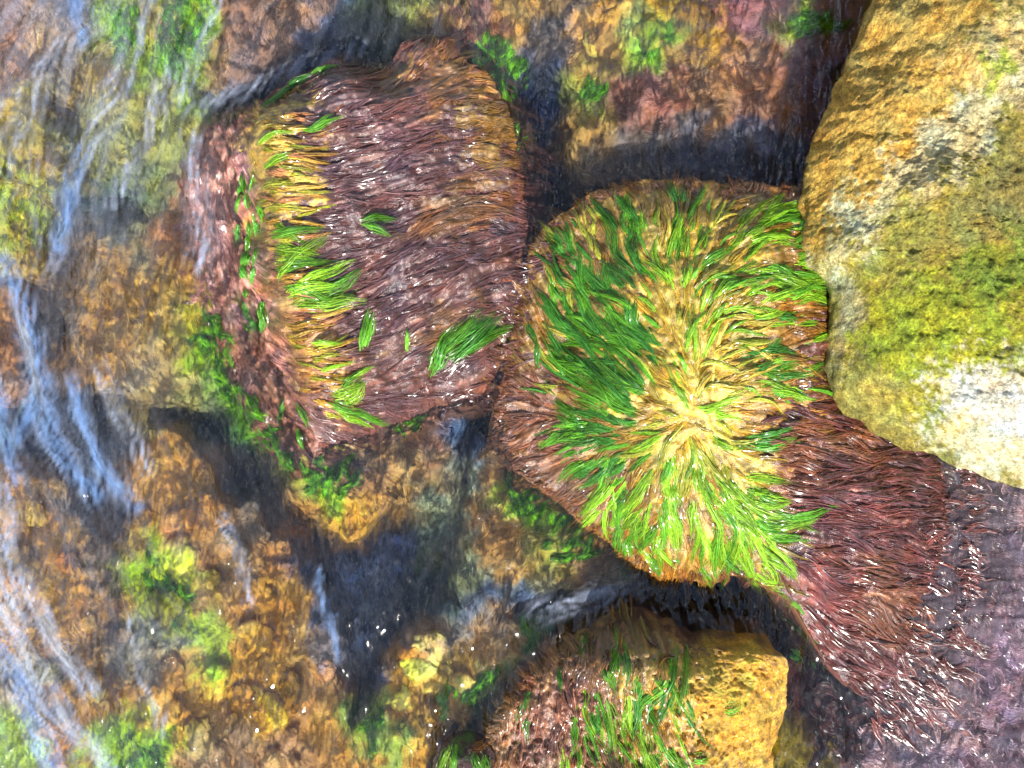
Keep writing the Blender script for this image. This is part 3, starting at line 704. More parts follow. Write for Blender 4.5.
g1 = 'green seaweed tufts on the combed red rock'
T = [
 ('large fan of bright green fronds over the ridge of the combed red rock', [(274,238,52,5,2),(276,250,48,6,-8),(276,262,56,6,4),(278,272,60,6,12),(280,282,70,7,22),(284,290,62,7,10),(288,298,60,6,5),(292,306,56,6,14),(318,296,48,8,32),(312,306,50,7,20),(300,286,56,6,16)], [G_MID, G_LIME]),
 ('short lone green tuft halfway down the combed red rock, right of its fan', [(360,222,34,5,14),(362,225,30,4,8)], [G_MID]),
 ('thin green tuft near the top of the golden ridge on the combed red rock', [(298,132,46,4,18),(304,133,34,3,12)], [G_MID, G_LIME]),
 ('small upright green tuft between the fan and the forked tuft', [(362,352,42,4,74),(366,348,36,3,80)], [G_MID]),
 ('forked green tuft with two long prongs near the mound', [(430,378,60,6,72),(434,365,74,7,60),(440,350,70,6,48),(446,358,74,7,24),(452,362,70,7,36),(436,374,40,6,60),(470,345,50,6,30)], [G_MID, G_DARK]),
 ('bushy green tuft at the lower end of the combed red rock', [(328,402,40,6,10),(332,396,36,6,30),(338,410,36,5,0),(342,392,32,6,40),(346,404,30,6,20),(352,412,36,4,-12)], [G_MID, G_LIME]),
 ('tiny green sliver above the forked tuft', [(408,352,22,2,82)], [G_MID]),
 ('three thin lime slivers lying below the fan of fronds', [(314,345,30,3,8),(322,372,34,2.5,28),(346,380,30,2.5,50)], [G_LIME]),
 ('pair of pale green slivers on the submerged flank of the combed red rock', [(284,398,30,3,-95),(298,402,28,3,-80),(296,428,24,4,-60)], [G_LIME, G_MID]),
 ('dark green fringe on the top rim of the combed red rock', [(262,112,46,4,22),(270,104,44,4,20),(284,96,36,4,24),(312,78,24,3,26),(320,74,20,3,20)], [G_DARK, G_MID]),
 ('lime tips along the upper golden ridge of the combed red rock', [(262,150,40,4,4),(266,172,42,4,0),(264,192,44,5,-4),(268,212,50,4,2),(276,226,40,4,4)], [G_OLIVE, G_LIME]),
 ('soft green tufts growing down the left flank of the combed red rock', [(252,176,34,6,-100),(246,200,26,5,-95),(254,240,34,7,-95),(250,262,32,7,-88),(238,232,16,5,-90),(246,285,30,6,-90),(240,305,26,6,-80),(252,320,28,5,-75)], [G_MID, srgb((100,175,60))]),
]
T[-1] = (T[-1][0], [q + (a,) for q, a in zip(fill([(236,170),(260,160),(266,330),(244,325)], 30, 9, 24, 2, 4.5), RNG.uniform(-110, -75, 30))], T[-1][2])
for lab, fr, pal in T:
    seaweed('seaweed_tuft', lab, fr, None, pal, g1, ns=32, lift=.026)

g2 = 'green seaweed patches on the mound'
PCH = [
 ('dense bank of long dark green fronds on the left side of the mound', [(580,390),(570,330),(590,290),(620,285),(665,345),(660,400),(620,420)], 112, 24, 70, 2, 5.5, [G_DARK, G_MID, G_DARK, G_MID]),
 ('upright green fronds on the upper left shoulder of the mound', [(610,265),(612,230),(640,225),(655,265),(640,290)], 18, 20, 54, 2.5, 6, [G_DARK, G_MID]),
 ('green fronds pointing up from the top centre of the mound', [(660,285),(656,230),(690,215),(705,250),(690,300)], 18, 20, 56, 2.5, 5, [G_MID, G_LIME]),
 ('lime fronds sweeping towards the boulder from the upper right of the mound', [(715,300),(722,235),(760,215),(800,215),(805,305),(760,312)], 64, 24, 70, 2.5, 6, [G_MID, G_LIME, G_LIME]),
 ('green fronds lying against the notch of the boulder', [(730,330),(735,312),(800,318),(805,395),(745,385)], 22, 24, 64, 2.5, 6, [G_MID, G_DARK, G_LIME]),
 ('curled green fronds on the lower left flank of the mound', [(575,415),(630,400),(650,430),(620,470),(585,480),(560,440)], 44, 16, 44, 2.5, 6, [G_MID, G_DARK]),
 ('glossy green fronds hanging down the lower edge of the mound', [(600,475),(650,440),(680,460),(680,540),(640,545),(605,515)], 44, 22, 60, 2.5, 6, [G_MID, G_LIME]),
 ('broad sweep of shiny lime fronds towards the dark hollow', [(690,490),(710,470),(740,480),(770,535),(770,565),(720,555),(695,530)], 52, 28, 76, 2.5, 6, [G_LIME, G_MID, G_LIME]),
 ('yellow green fronds fanning below the golden crown', [(650,430),(690,410),(730,430),(725,480),(690,480),(655,460)], 34, 22, 54, 2, 5, [G_LIME, G_OLIVE]),
 ('sparse lime wisps on the golden crown of the mound', [(690,400),(690,300),(740,300),(745,400)], 40, 20, 56, 1.2, 3.2, [G_OLIVE, G_LIME, srgb((200,180,80))]),
 ('thin yellow green wisps in the parting right of the dark bank on the mound', [(630,220),(720,215),(720,300),(690,400),(650,410),(655,330),(640,280)], 56, 18, 50, 1.2, 3, [G_OLIVE, G_LIME, srgb((186,168,70)), G_MID]),
 ('olive wisps over the brown left shoulder of the mound', [(545,300),(560,235),(610,205),(620,235),(585,290),(565,390),(548,400)], 40, 14, 40, 1.2, 3, [G_OLIVE, srgb((150,140,60)), G_DARK]),
]
for lab, poly, n, l0, l1, w0, w1, pal in PCH:
    seaweed('seaweed_patch', lab, fill(poly, n, l0, l1, w0, w1), F2, pal, g2, curl=.06)
T2 = [
 ('single pointed green tuft lying right over the red skirt of the mound', [(768,514,56,5,-2),(776,517,62,5,3),(772,510,50,4,0)], [G_MID]),
 ('green wedge tuft above the pointed one on the edge of the red skirt', [(742,440,56,7,-2),(750,446,56,7,-4),(746,436,50,5,4)], [G_MID, G_DARK]),
 ('green frond with dark upper edge at the middle of the golden crown', [(690,410,50,5,10),(700,408,40,4,2)], [G_MID, G_LIME]),
 ('wedge of green fronds between the pointed tuft and the lime sweep', [(738,478,56,6,-8),(744,486,52,6,-12)], [G_MID, G_LIME]),
 ('fan of small green fronds on the upper left edge of the mound', [(566,258,36,7,125),(562,250,30,6,140),(572,252,34,5,110),(578,262,34,4,105)], [G_DARK, G_MID]),
 ('thin blue green tuft at the far left edge of the mound', [(540,350,40,5,110),(538,368,32,4,115)], [G_DARK]),
 ('short green tuft standing left of the dark bank of fronds', [(554,310,34,4,105),(566,378,30,5,130)], [G_DARK, G_MID]),
 ('dark green sprig at the topmost edge of the mound', [(676,204,26,6,90),(684,206,22,6,80)], [G_DARK]),
 ('green tips dangling over the dark hollow under the mound', [(650,556,26,5,-70),(628,560,22,5,-80),(700,566,30,6,-60),(740,572,34,7,-45)], [G_MID, G_LIME]),
 ('small green leaf at the lower corner of the red skirt', [(790,600,26,3,-35),(796,626,24,5,-40),(790,650,26,6,-60)], [G_MID, G_DARK]),
]
for lab, fr, pal in T2:
    seaweed('seaweed_tuft', lab, fr, None, pal, 'single green tufts on the mound', ns=32)

g3 = 'green seaweed on the golden topped rock'
T3 = [
 ('sheaf of long arched green blades on the golden topped rock', [(684,638,70,4,-112),(676,640,78,4,-108),(668,642,84,4,-104),(660,648,84,4,-98),(654,656,84,4,-92),(648,666,80,4,-86),(640,676,78,4,-84),(634,664,80,4,-80),(664,660,76,4,-100),(672,652,78,4,-104)], [G_MID, G_DARK]),
 ('narrow upright green tuft on the shaded upper end of the golden topped rock', [(612,622,56,4,-88),(618,626,54,4,-86),(616,640,44,4,-92)], [G_DARK, G_MID]),
 ('green blades streaming down the left side of the golden topped rock', [(596,690,60,4,-78),(604,694,66,4,-74),(612,700,66,4,-70),(620,702,66,4,-68),(628,690,70,4,-72),(574,712,50,4,-78),(582,710,52,4,-72),(590,716,56,4,-70),(560,734,40,4,-80),(612,730,50,4,-72),(636,712,60,4,-76)], [G_MID, G_LIME]),
 ('blue green tuft at the waterline of the golden topped rock', [(530,690,36,4,-100),(528,712,34,5,-95),(560,664,26,4,-90),(586,632,24,4,-110)], [G_DARK]),
 ('small green sprig on the bare golden face', [(722,708,18,4,35),(690,756,18,4,20)], [G_MID]),
 ('short green blade halfway up the golden topped rock', [(600,664,26,4,-82)], [G_MID]),
]
for lab, fr, pal in T3:
    seaweed('seaweed_tuft', lab, fr, None, pal, g3, ns=20)
seaweed('seaweed_patch', 'thin green blades mingling with brown turf low on the golden topped rock', fill([(575,690),(640,660),(690,680),(668,768),(560,775)], 46, 22, 62, 1.6, 3.4), F3, [G_MID, G_LIME, G_DARK], g3, ns=16)
seaweed('seaweed_tuft', 'curved green fringe on the small dark rock at the bottom edge', [(450,742,34,4,-110),(446,752,30,4,-100),(456,740,34,4,-95),(474,750,24,4,-60),(484,754,22,4,-70)], None, [G_MID, G_LIME], 'green seaweed on the small dark rock', ns=20)

# ------------------------------------------------------------------ submerged weed
FB = Flow([(30,50,60),(100,50,70),(180,40,75),(60,150,70),(150,150,75),(20,250,80),(100,250,85),(160,300,95),(60,350,100),(30,430,105),(120,430,108),(60,550,110),(160,600,115),(60,700,118),(200,700,110),(280,30,50),(400,20,80),(480,20,100),(620,30,20),(720,60,-20),(780,60,-30),(620,120,0),(400,460,100),(440,440,70),(360,500,130),(510,500,60),(560,560,30),(520,620,20),(450,660,100),(420,740,90),(900,720,-40),(980,560,30),(980,680,-20),(300,650,100),(250,560,95)], 60, .9, 30, 5)
for (rk, ob), n in zip(sub_rocks, (260, 150, 140, 80, 120, 110, 140, 40, 260, 240, 50, 50, 60, 300)):
    t = RNG.uniform(-np.pi, np.pi, n); re, ze = rk.edge(t); rr = np.sqrt(RNG.uniform(0, 1, n)) * re
    x = rk.c[0] + np.cos(t) * rr; y = rk.c[1] + np.sin(t) * rr
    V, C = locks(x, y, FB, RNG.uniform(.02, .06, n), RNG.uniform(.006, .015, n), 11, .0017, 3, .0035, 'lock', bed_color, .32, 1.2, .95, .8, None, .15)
    V[..., 2] = np.minimum(V[..., 2], -.012)
    strand_mesh('brown_turf', V, C, M_SOFT, parent=ob, kind='stuff')

G_SUB = [srgb((100,165,25)), srgb((120,180,30)), srgb((90,145,45))]
SW = [
 ('bright lime weed clump beside the top right end of the combed red rock', [(478,50),(490,45),(520,75),(522,100),(505,105),(475,80)], 46, 85),
 ('small lime weed clump just below the bright one by the dark channel', [(502,135),(518,130),(524,148),(510,154)], 12, 90),
 ('lime weed band along the lower left foot of the combed red rock', [(205,305),(222,315),(236,370),(262,415),(292,455),(290,468),(255,440),(215,385),(198,330)], 80, -60),
 ('green weed clump at the lower tip of the combed red rock', [(296,480),(318,474),(350,462),(352,490),(335,500),(305,498)], 34, 60),
 ('round lime weed clump under water by the lower left foot of the mound', [(500,480),(530,478),(545,500),(530,525),(508,515)], 34, 70),
 ('lime weed clump under water among the golden stones', [(140,545),(165,560),(190,595),(180,610),(150,600),(138,570)], 34, -60),
 ('two toned weed clump on the purple brown rock next to the boulder', [(780,18),(800,10),(840,25),(835,38),(800,40),(782,35)], 26, 20),
 ('short green weed streak on the large purple brown rock', [(640,50),(652,35),(662,45),(650,68),(640,70)], 12, 70),
 ('long lime weed trailing at the top edge between pale streaks', [(160,10),(195,-10),(205,30),(185,55),(165,70),(160,40)], 44, -100),
 ('faint green weed clump under the ripples in the top left', [(115,5),(130,0),(130,45),(112,45)], 16, -95),
 ('yellow green weed bed at the left edge of the picture', [(-10,170),(30,150),(50,190),(40,235),(-10,260)], 44, -80),
 ('dim green weed clump below the mound near the silvery water', [(550,515),(585,520),(590,560),(560,570),(540,545)], 26, 30),
 ('pale green weed clump left of the golden topped rock', [(535,625),(560,620),(565,650),(540,670),(520,655)], 24, 70),
 ('tiny green weed tuft in the middle of the golden bed', [(370,705),(385,700),(382,735),(368,738)], 12, -90),
 ('lime weed clump on the bed at the bottom left', [(120,730),(145,728),(165,768),(130,775)], 22, -60),
 ('pale green weed at the waterline left of the small dark rock', [(440,690),(462,700),(495,665),(502,680),(470,725),(440,720)], 24, 65),
 ('lime tuft on the submerged tawny rock right of the golden spur', [(402,420),(418,418),(420,435),(405,438)], 9, 80),
 ('small green clump on the submerged rock near the dark channel', [(575,95),(592,85),(596,100),(580,112)], 10, 60),
]
for lab, poly, n, ang in SW:
    u, v = scatter(poly, n, RNG, 4); x, y, z = to_world(u, v)
    fl = Flow([(u.mean(), v.mean(), ang)], 60, .8, 18, 6)
    V, C = locks(x, y, fl, RNG.uniform(.03, .07, n), RNG.uniform(.006, .012, n), 16, .0028, 5, .014, 'frond', (np.array(G_SUB)[RNG.integers(0, 3, n)] if 'yellow' not in lab else np.array([srgb((175,172,40)), srgb((150,165,30)), srgb((190,170,60))])[RNG.integers(0, 3, n)]), .28, 1.1, .8, .8)
    V[..., 2] = np.minimum(V[..., 2], -.006)
    strand_mesh('seaweed_clump', V, C, M_SOFT if z.mean() < -.02 else M_GREEN, label=lab, cat='seaweed', group='green weed under the water')

# dark red clump in the shade of the golden topped rock
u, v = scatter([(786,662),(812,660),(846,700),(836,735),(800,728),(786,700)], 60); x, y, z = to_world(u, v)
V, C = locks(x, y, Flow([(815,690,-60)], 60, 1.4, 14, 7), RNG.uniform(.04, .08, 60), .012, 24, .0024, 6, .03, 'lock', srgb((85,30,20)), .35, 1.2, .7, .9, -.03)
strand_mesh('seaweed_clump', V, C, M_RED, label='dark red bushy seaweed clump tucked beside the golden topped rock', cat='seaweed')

u, v = scatter([(900,450),(950,465),(958,560),(930,640),(890,705),(846,700),(850,660),(900,610),(925,540)], 230, RNG, 6); x, y, z = to_world(u, v)
V, C = locks(x, y, Flow([(940,480,-6),(945,560,-12),(910,640,-30),(870,690,-38),(960,600,-20)], 40, .5, 16, 12), RNG.uniform(.05, .15, 230), RNG.uniform(.004, .012, 230), 18, .0015, 7, .006, 'lock', c_red2, .35, 1.5, 1.1, .7, -.004, .08)
zc_ = V[..., 2].mean(-1, keepdims=True)
V[..., 2] += np.where((v > 615)[:, None, None, None], np.maximum(zc_, .001 + .006 * RNG.uniform(0, 1, V.shape[:2] + (1, 1))) - zc_, 0)
strand_mesh('red_fringe', V, C, M_RED, parent=rock2, kind='stuff')

u, v = scatter([(925,455),(950,465),(955,560),(925,625),(905,610),(930,540)], 80, RNG, 5); x, y, z = to_world(u, v)
V, C = locks(x, y, Flow([(940,480,-4),(945,560,-14),(920,620,-26)], 40, .7, 14, 13), RNG.uniform(.025, .08, 80), RNG.uniform(.003, .008, 80), 16, .0015, 7, .005, 'lock', c_red2, .35, 1.6, 1.1, .7, -.002, .1)
V[..., 2] += .002 + .007 * RNG.uniform(0, 1, V.shape[:2] + (1, 1)) - V[..., 2].mean(-1, keepdims=True)
strand_mesh('red_fringe', V, C, M_RED, parent=rock2, kind='stuff')

# floating red weed at the right
u, v = scatter([(890,640),(935,600),(948,480),(985,490),(1040,500),(1040,780),(840,780),(842,700),(880,690)], 620)
x, y, z = to_world(u, v)
FW = Flow([(900,700,-25),(960,560,0),(1000,620,-40),(960,700,20),(880,740,40),(1000,740,-10)], 40, 1.8, 22, 8)
c_fl = layered((176,138,146), [(960,560,50,40,0,(172,128,110),.7),(945,640,40,30,0,(185,140,108),.8),(900,720,60,40,0,(174,146,160),.8),(1000,660,40,60,0,(156,112,136),.8),(985,520,40,30,0,(90,66,78),.8),(930,690,40,20,0,(150,110,75),.6)], seed=12)
V, C = locks(x, y, FW, RNG.uniform(.05, .13, 620), RNG.uniform(.008, .02, 620), 10, .0016, 7, .012, 'lock', c_fl, .3, 1.1, .9, .8, -.012, .12)
V[..., 2] = np.minimum(V[..., 2], .006)
strand_mesh('floating_seaweed', V, C, M_RED, kind='stuff')

# ------------------------------------------------------------------ stones lying on the golden bed
st_rng = np.random.default_rng(21)
LAND = [((160,575), 'the lime weed clump on the golden bed'), ((240,560), 'the dark diagonal gap'), ((330,640), 'the narrow foot of the dark pool'), ((375,718), 'the tiny green weed tuft'), ((465,745), 'the small dark rock with green tips'), ((70,650), 'the short white streak at the left'), ((40,740), 'the longest white streak'), ((145,750), 'the lime weed at the bottom left'), ((650,45), 'the short green weed streak up top'), ((470,640), 'the silvery shallow water'), ((250,750), 'the bottom edge of the golden bed'), ((25,530), 'the upper left edge streak')]
ORD = ['nearest', 'second nearest', 'third nearest', 'fourth nearest', 'fifth nearest', 'sixth nearest', 'seventh nearest', 'eighth nearest', 'ninth nearest', 'tenth nearest'] + ['%dth nearest' % i for i in range(11, 40)]
STN = []
for poly, n, lab in (
    ([(140,470),(205,480),(290,560),(325,650),(340,760),(150,760),(125,640)], 34, 'golden brown'),
    ([(395,665),(440,625),(520,640),(470,710),(420,768),(375,768)], 18, 'tawny'),
    ([(5,490),(70,510),(100,600),(110,740),(10,760)], 14, 'ochre'),
    ([(575,10),(700,10),(730,60),(640,90),(580,110)], 8, 'mustard')):
    u, v = scatter(poly, n, st_rng, 2)
    for a, b in zip(u, v):
        dd = [math.hypot(a - q[0][0], b - q[0][1]) for q in LAND]
        STN.append([a, b, lab, int(np.argmin(dd)), min(dd)])
for q in range(len(LAND)):
    for rank, e in enumerate(sorted([e for e in STN if e[3] == q], key=lambda e: e[4])):
        e[2] = '%s stone %s to %s' % (e[2], ORD[rank], LAND[q][1])
STN = [e[:3] for e in STN]
for k, (a, b, lab) in enumerate(STN):
    x, y, z = (float(q) for q in to_world(np.array([a]), np.array([b])))if False else [float(q[0]) for q in to_world(np.array([a]), np.array([b]))]
    r = st_rng.uniform(8, 21) / PPM; asp = st_rng.uniform(.6, 1.0); rot = st_rng.uniform(0, np.pi); hh = st_rng.uniform(.3, .5) * r
    na, nr = 30, 14
    th = np.linspace(0, 2 * np.pi, na, endpoint=False)[None]; ph = np.linspace(.02, 2.2, nr)[:, None]
    dx = np.sin(ph) * np.cos(th); dy = np.sin(ph) * np.sin(th) * asp; dz = np.cos(ph) * np.ones_like(th)
    nn = 1 + .3 * fbm(dx * 1.6 + k * 3.1, dy * 1.6 + dz, 3, 600) + .12 * np.sign(fbm(dx * 1.1 + k, dy * 1.1 - dz, 1, 610))
    lx, ly = dx * nn * r, dy * nn * r; lz = np.minimum(dz * nn * hh, hh * .8)
    V = np.stack([lx * math.cos(rot) - ly * math.sin(rot), lx * math.sin(rot) + ly * math.cos(rot), lz], -1).reshape(-1, 3)
    V = np.vstack([V, [0, 0, hh * .78]])
    q = grid_quads(nr, na, True)
    tri = np.vstack([q[:, [0, 2, 1]], q[:, [0, 3, 2]], np.stack([np.full(na, nr * na), np.arange(na), (np.arange(na) + 1) % na], 1)])
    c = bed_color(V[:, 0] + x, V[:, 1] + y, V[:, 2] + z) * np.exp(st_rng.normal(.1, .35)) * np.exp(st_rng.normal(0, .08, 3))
    o = mesh_obj('stone', V, tri, M_BED, c, label=lab, cat='stone', group='stones lying on the bed under the water')
    o.location = (x, y, min(z + .004, -.03 - hh * .5))

# ------------------------------------------------------------------ water
def water_material():
    m, n, l, b = new_mat('water')
    n.remove(b)
    g = n.new('ShaderNodeNewGeometry')
    mp = n.new('ShaderNodeMapping'); mp.inputs['Scale'].default_value = (1.0, .33, 1.0); mp.inputs['Rotation'].default_value = (0, 0, .25)
    l.new(g.outputs['Position'], mp.inputs['Vector'])
    a = add_noise(n, l, mp.outputs[0], 9.0, 1, .5, .5)
    c = add_noise(n, l, mp.outputs[0], 24.0, 1, .5, .9)
    e = add_noise(n, l, mp.outputs[0], 62.0, 0, .5, .9)
    ad0 = n.new('ShaderNodeMath'); ad0.operation = 'MULTIPLY_ADD'; ad0.inputs[1].default_value = .16
    l.new(e, ad0.inputs[0]); l.new(a, ad0.inputs[2])
    ad = n.new('ShaderNodeMath'); ad.operation = 'MULTIPLY_ADD'; ad.inputs[1].default_value = .4
    l.new(c, ad.inputs[0]); l.new(ad0.outputs[0], ad.inputs[2])
    bp = n.new('ShaderNodeBump'); bp.inputs['Strength'].default_value = 1.0; bp.inputs['Distance'].default_value = .036
    l.new(ad.outputs[0], bp.inputs['Height'])
    fr = n.new('ShaderNodeFresnel'); fr.inputs['IOR'].default_value = 1.55
    l.new(bp.outputs[0], fr.inputs['Normal'])
    tr = n.new('ShaderNodeBsdfTransparent'); tr.inputs['Color'].default_value = (.93, .97, .96, 1)
    rf = n.new('ShaderNodeBsdfRefraction'); rf.inputs['IOR'].default_value = 1.33; rf.inputs['Roughness'].default_value = .1
    rf.inputs['Color'].default_value = (.93, .97, .96, 1)
    l.new(bp.outputs[0], rf.inputs['Normal'])
    m1 = n.new('ShaderNodeMixShader'); m1.inputs[0].default_value = REFR
    l.new(tr.outputs[0], m1.inputs[1]); l.new(rf.outputs[0], m1.inputs[2])
    at = n.new('ShaderNodeAttribute'); at.attribute_name = 'Col'
    df = n.new('ShaderNodeBsdfDiffuse'); l.new(at.outputs['Color'], df.inputs['Color'])
    l.new(bp.outputs[0], df.inputs['Normal'])
    m2 = n.new('ShaderNodeMixShader'); l.new(at.outputs['Alpha'], m2.inputs[0])
    l.new(m1.outputs[0], m2.inputs[1]); l.new(df.outputs[0], m2.inputs[2])
    gl = n.new('ShaderNodeBsdfGlossy'); gl.inputs['Roughness'].default_value = .03
    l.new(bp.outputs[0], gl.inputs['Normal'])
    mx = n.new('ShaderNodeMixShader')
    l.new(fr.outputs[0], mx.inputs[0]); l.new(m2.outputs[0], mx.inputs[1]); l.new(gl.outputs[0], mx.inputs[2])
    l.new(mx.outputs[0], n['Material Output'].inputs['Surface'])
    return m
REFR = 0.3
M_WATER = water_material()
# sky reflections on the ripples, painted as fine pale filaments over the water
def sky_streak_material():
    m, n, l, b = new_mat('painted_sky_streak')
    b.inputs['Base Color'].default_value = (.55, .66, .85, 1); b.inputs['Roughness'].default_value = .3
    a = n.new('ShaderNodeAttribute'); a.attribute_name = 'Col'
    l.new(a.outputs['Color'], b.inputs['Base Color'])
    t = n.new('ShaderNodeBsdfTransparent'); mx = n.new('ShaderNodeMixShader'); l.new(a.outputs['Alpha'], mx.inputs[0])
    l.new(t.outputs[0], mx.inputs[1]); l.new(b.outputs[0], mx.inputs[2])
    l.new(mx.outputs[0], n['Material Output'].inputs['Surface'])
    return m
M_SKY_STREAK = sky_streak_material()
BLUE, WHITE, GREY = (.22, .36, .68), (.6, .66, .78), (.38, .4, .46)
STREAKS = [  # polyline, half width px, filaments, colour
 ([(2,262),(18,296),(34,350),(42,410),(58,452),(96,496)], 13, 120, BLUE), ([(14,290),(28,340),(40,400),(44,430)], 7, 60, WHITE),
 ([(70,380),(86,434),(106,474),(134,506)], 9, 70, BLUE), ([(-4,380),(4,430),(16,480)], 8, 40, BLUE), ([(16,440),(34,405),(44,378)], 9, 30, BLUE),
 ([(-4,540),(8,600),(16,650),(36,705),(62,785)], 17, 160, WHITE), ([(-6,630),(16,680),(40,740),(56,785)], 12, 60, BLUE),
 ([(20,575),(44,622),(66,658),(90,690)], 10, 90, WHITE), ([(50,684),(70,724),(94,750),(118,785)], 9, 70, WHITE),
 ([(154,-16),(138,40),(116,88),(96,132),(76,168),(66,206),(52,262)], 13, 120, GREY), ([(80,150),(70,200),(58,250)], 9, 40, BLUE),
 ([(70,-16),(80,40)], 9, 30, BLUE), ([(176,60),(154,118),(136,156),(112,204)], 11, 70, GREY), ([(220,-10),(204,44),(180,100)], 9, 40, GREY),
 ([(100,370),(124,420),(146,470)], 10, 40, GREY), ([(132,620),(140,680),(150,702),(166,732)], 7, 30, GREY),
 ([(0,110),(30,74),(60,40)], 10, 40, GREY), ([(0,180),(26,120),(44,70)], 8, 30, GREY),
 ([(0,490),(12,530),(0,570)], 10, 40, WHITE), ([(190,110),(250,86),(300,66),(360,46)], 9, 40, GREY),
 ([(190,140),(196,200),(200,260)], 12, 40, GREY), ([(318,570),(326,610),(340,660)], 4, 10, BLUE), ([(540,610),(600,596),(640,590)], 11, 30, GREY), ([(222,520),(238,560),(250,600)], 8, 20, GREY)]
def soft(u, v, cu, cv, ru, rv):
    return np.exp(-((u - cu) / ru) ** 2 - ((v - cv) / rv) ** 2)
wx = stretched(-1.4, 1.4, 330); wy = stretched(-1.06, 1.06, 250)
X, Y = np.meshgrid(wx, wy)
Z = .004 * fbm(X * 5, Y * 3, 3, 700) * sstep(3, 1.5, np.hypot(X, Y))
U, Vv = UV(X, Y, 0 * X)
FS = Flow(np.column_stack([FB.p, np.degrees(np.arctan2(FB.d[:, 1], FB.d[:, 0]))]), 60, .35, 60, 9)
L1 = lic(X, Y, FS, 8, .005, 85.0, 900); 
L2 = lic(X, Y, FS, 8, .012, 40.0, 910); 
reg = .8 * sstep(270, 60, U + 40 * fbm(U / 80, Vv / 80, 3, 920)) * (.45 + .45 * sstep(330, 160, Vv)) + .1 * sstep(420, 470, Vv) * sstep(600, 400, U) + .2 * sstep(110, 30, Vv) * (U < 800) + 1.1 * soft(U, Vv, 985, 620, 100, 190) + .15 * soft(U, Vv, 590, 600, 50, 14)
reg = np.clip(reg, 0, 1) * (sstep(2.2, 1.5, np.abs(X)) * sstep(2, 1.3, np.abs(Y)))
veil = reg * np.clip(0.085 + .03 * L1 + .03 * L2 + .05 * fbm(U / 50, Vv / 70, 3, 940), 0, .4)  # pale haze and sky sheen put into the surface colour
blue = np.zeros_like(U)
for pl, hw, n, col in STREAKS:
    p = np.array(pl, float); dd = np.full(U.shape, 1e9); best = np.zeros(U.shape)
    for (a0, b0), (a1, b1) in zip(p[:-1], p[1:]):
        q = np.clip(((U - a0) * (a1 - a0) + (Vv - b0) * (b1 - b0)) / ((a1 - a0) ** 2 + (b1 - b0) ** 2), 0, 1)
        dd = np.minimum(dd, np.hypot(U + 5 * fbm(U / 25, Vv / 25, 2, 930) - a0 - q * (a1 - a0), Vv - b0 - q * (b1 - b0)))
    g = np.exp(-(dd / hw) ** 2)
    veil = np.maximum(veil, g * np.clip((.25 if col is not GREY else .11) + .13 * L1 + .08 * L2, 0, .6))  # streaks of reflected sky painted onto the water
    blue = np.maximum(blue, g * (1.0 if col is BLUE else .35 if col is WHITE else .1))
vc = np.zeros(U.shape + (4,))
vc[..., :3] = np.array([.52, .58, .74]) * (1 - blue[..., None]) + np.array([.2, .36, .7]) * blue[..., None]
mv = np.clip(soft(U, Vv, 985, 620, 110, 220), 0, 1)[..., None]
vc[..., :3] = vc[..., :3] * (1 - mv) + np.array([.48, .36, .44]) * mv  # mauve sky sheen painted over the bottom right water
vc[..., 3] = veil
mesh_obj('water', np.stack([X, Y, Z], -1), grid_quads(*X.shape), M_WATER, vc, kind='structure')

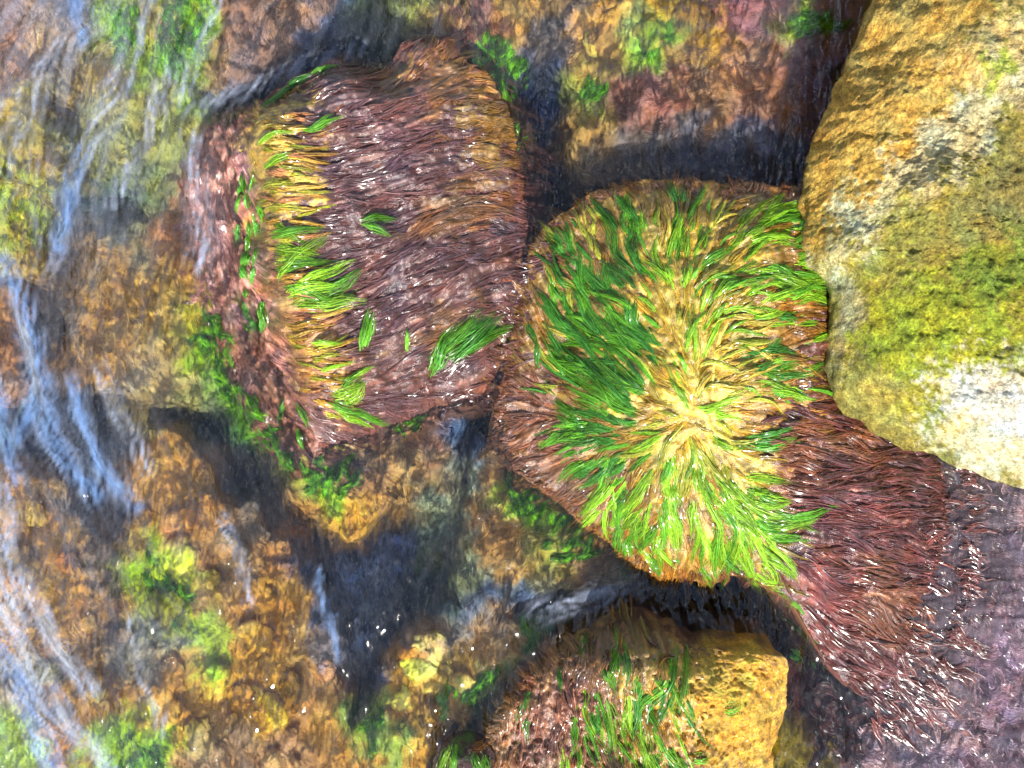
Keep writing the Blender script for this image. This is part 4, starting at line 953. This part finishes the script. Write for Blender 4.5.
fr_ = np.random.default_rng(31)
FVs, FCs = [], []
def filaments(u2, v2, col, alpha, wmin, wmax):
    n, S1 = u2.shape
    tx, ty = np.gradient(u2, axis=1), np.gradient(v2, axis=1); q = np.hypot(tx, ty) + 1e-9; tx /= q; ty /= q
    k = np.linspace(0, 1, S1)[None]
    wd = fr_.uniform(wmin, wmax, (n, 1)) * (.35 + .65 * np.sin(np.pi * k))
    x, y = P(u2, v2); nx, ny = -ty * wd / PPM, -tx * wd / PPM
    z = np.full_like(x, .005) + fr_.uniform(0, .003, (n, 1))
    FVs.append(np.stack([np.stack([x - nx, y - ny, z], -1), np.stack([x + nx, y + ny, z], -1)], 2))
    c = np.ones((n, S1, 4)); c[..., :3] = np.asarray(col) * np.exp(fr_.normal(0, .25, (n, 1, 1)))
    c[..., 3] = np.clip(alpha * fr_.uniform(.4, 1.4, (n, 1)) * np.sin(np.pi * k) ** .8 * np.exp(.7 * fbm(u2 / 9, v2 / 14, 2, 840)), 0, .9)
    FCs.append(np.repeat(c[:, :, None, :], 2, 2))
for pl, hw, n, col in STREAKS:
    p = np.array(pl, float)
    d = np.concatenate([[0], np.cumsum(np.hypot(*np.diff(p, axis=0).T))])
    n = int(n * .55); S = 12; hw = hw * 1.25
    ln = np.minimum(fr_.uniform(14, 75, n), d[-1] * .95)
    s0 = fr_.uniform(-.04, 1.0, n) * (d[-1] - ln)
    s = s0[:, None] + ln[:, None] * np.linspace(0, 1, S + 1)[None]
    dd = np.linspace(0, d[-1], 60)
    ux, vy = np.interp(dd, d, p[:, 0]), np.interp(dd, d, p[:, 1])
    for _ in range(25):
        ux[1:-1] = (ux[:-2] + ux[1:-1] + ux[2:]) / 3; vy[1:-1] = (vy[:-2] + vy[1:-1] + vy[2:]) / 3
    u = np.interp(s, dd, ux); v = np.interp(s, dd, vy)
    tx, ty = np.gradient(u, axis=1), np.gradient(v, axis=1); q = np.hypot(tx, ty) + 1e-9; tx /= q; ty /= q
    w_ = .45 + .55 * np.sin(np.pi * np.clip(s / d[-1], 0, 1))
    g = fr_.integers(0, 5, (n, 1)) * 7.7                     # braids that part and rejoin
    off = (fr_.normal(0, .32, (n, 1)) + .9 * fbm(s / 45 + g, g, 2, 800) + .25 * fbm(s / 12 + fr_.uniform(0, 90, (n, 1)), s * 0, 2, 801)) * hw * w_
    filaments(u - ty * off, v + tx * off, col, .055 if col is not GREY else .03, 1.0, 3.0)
strand_mesh('painted_sky_streak', np.concatenate([a.reshape(-1, a.shape[1], 2, 3)[:, np.linspace(0, a.shape[1] - 1, 11).astype(int)] for a in FVs]), np.concatenate([a[:, np.linspace(0, a.shape[1] - 1, 11).astype(int)] for a in FCs]), M_SKY_STREAK, kind='stuff')
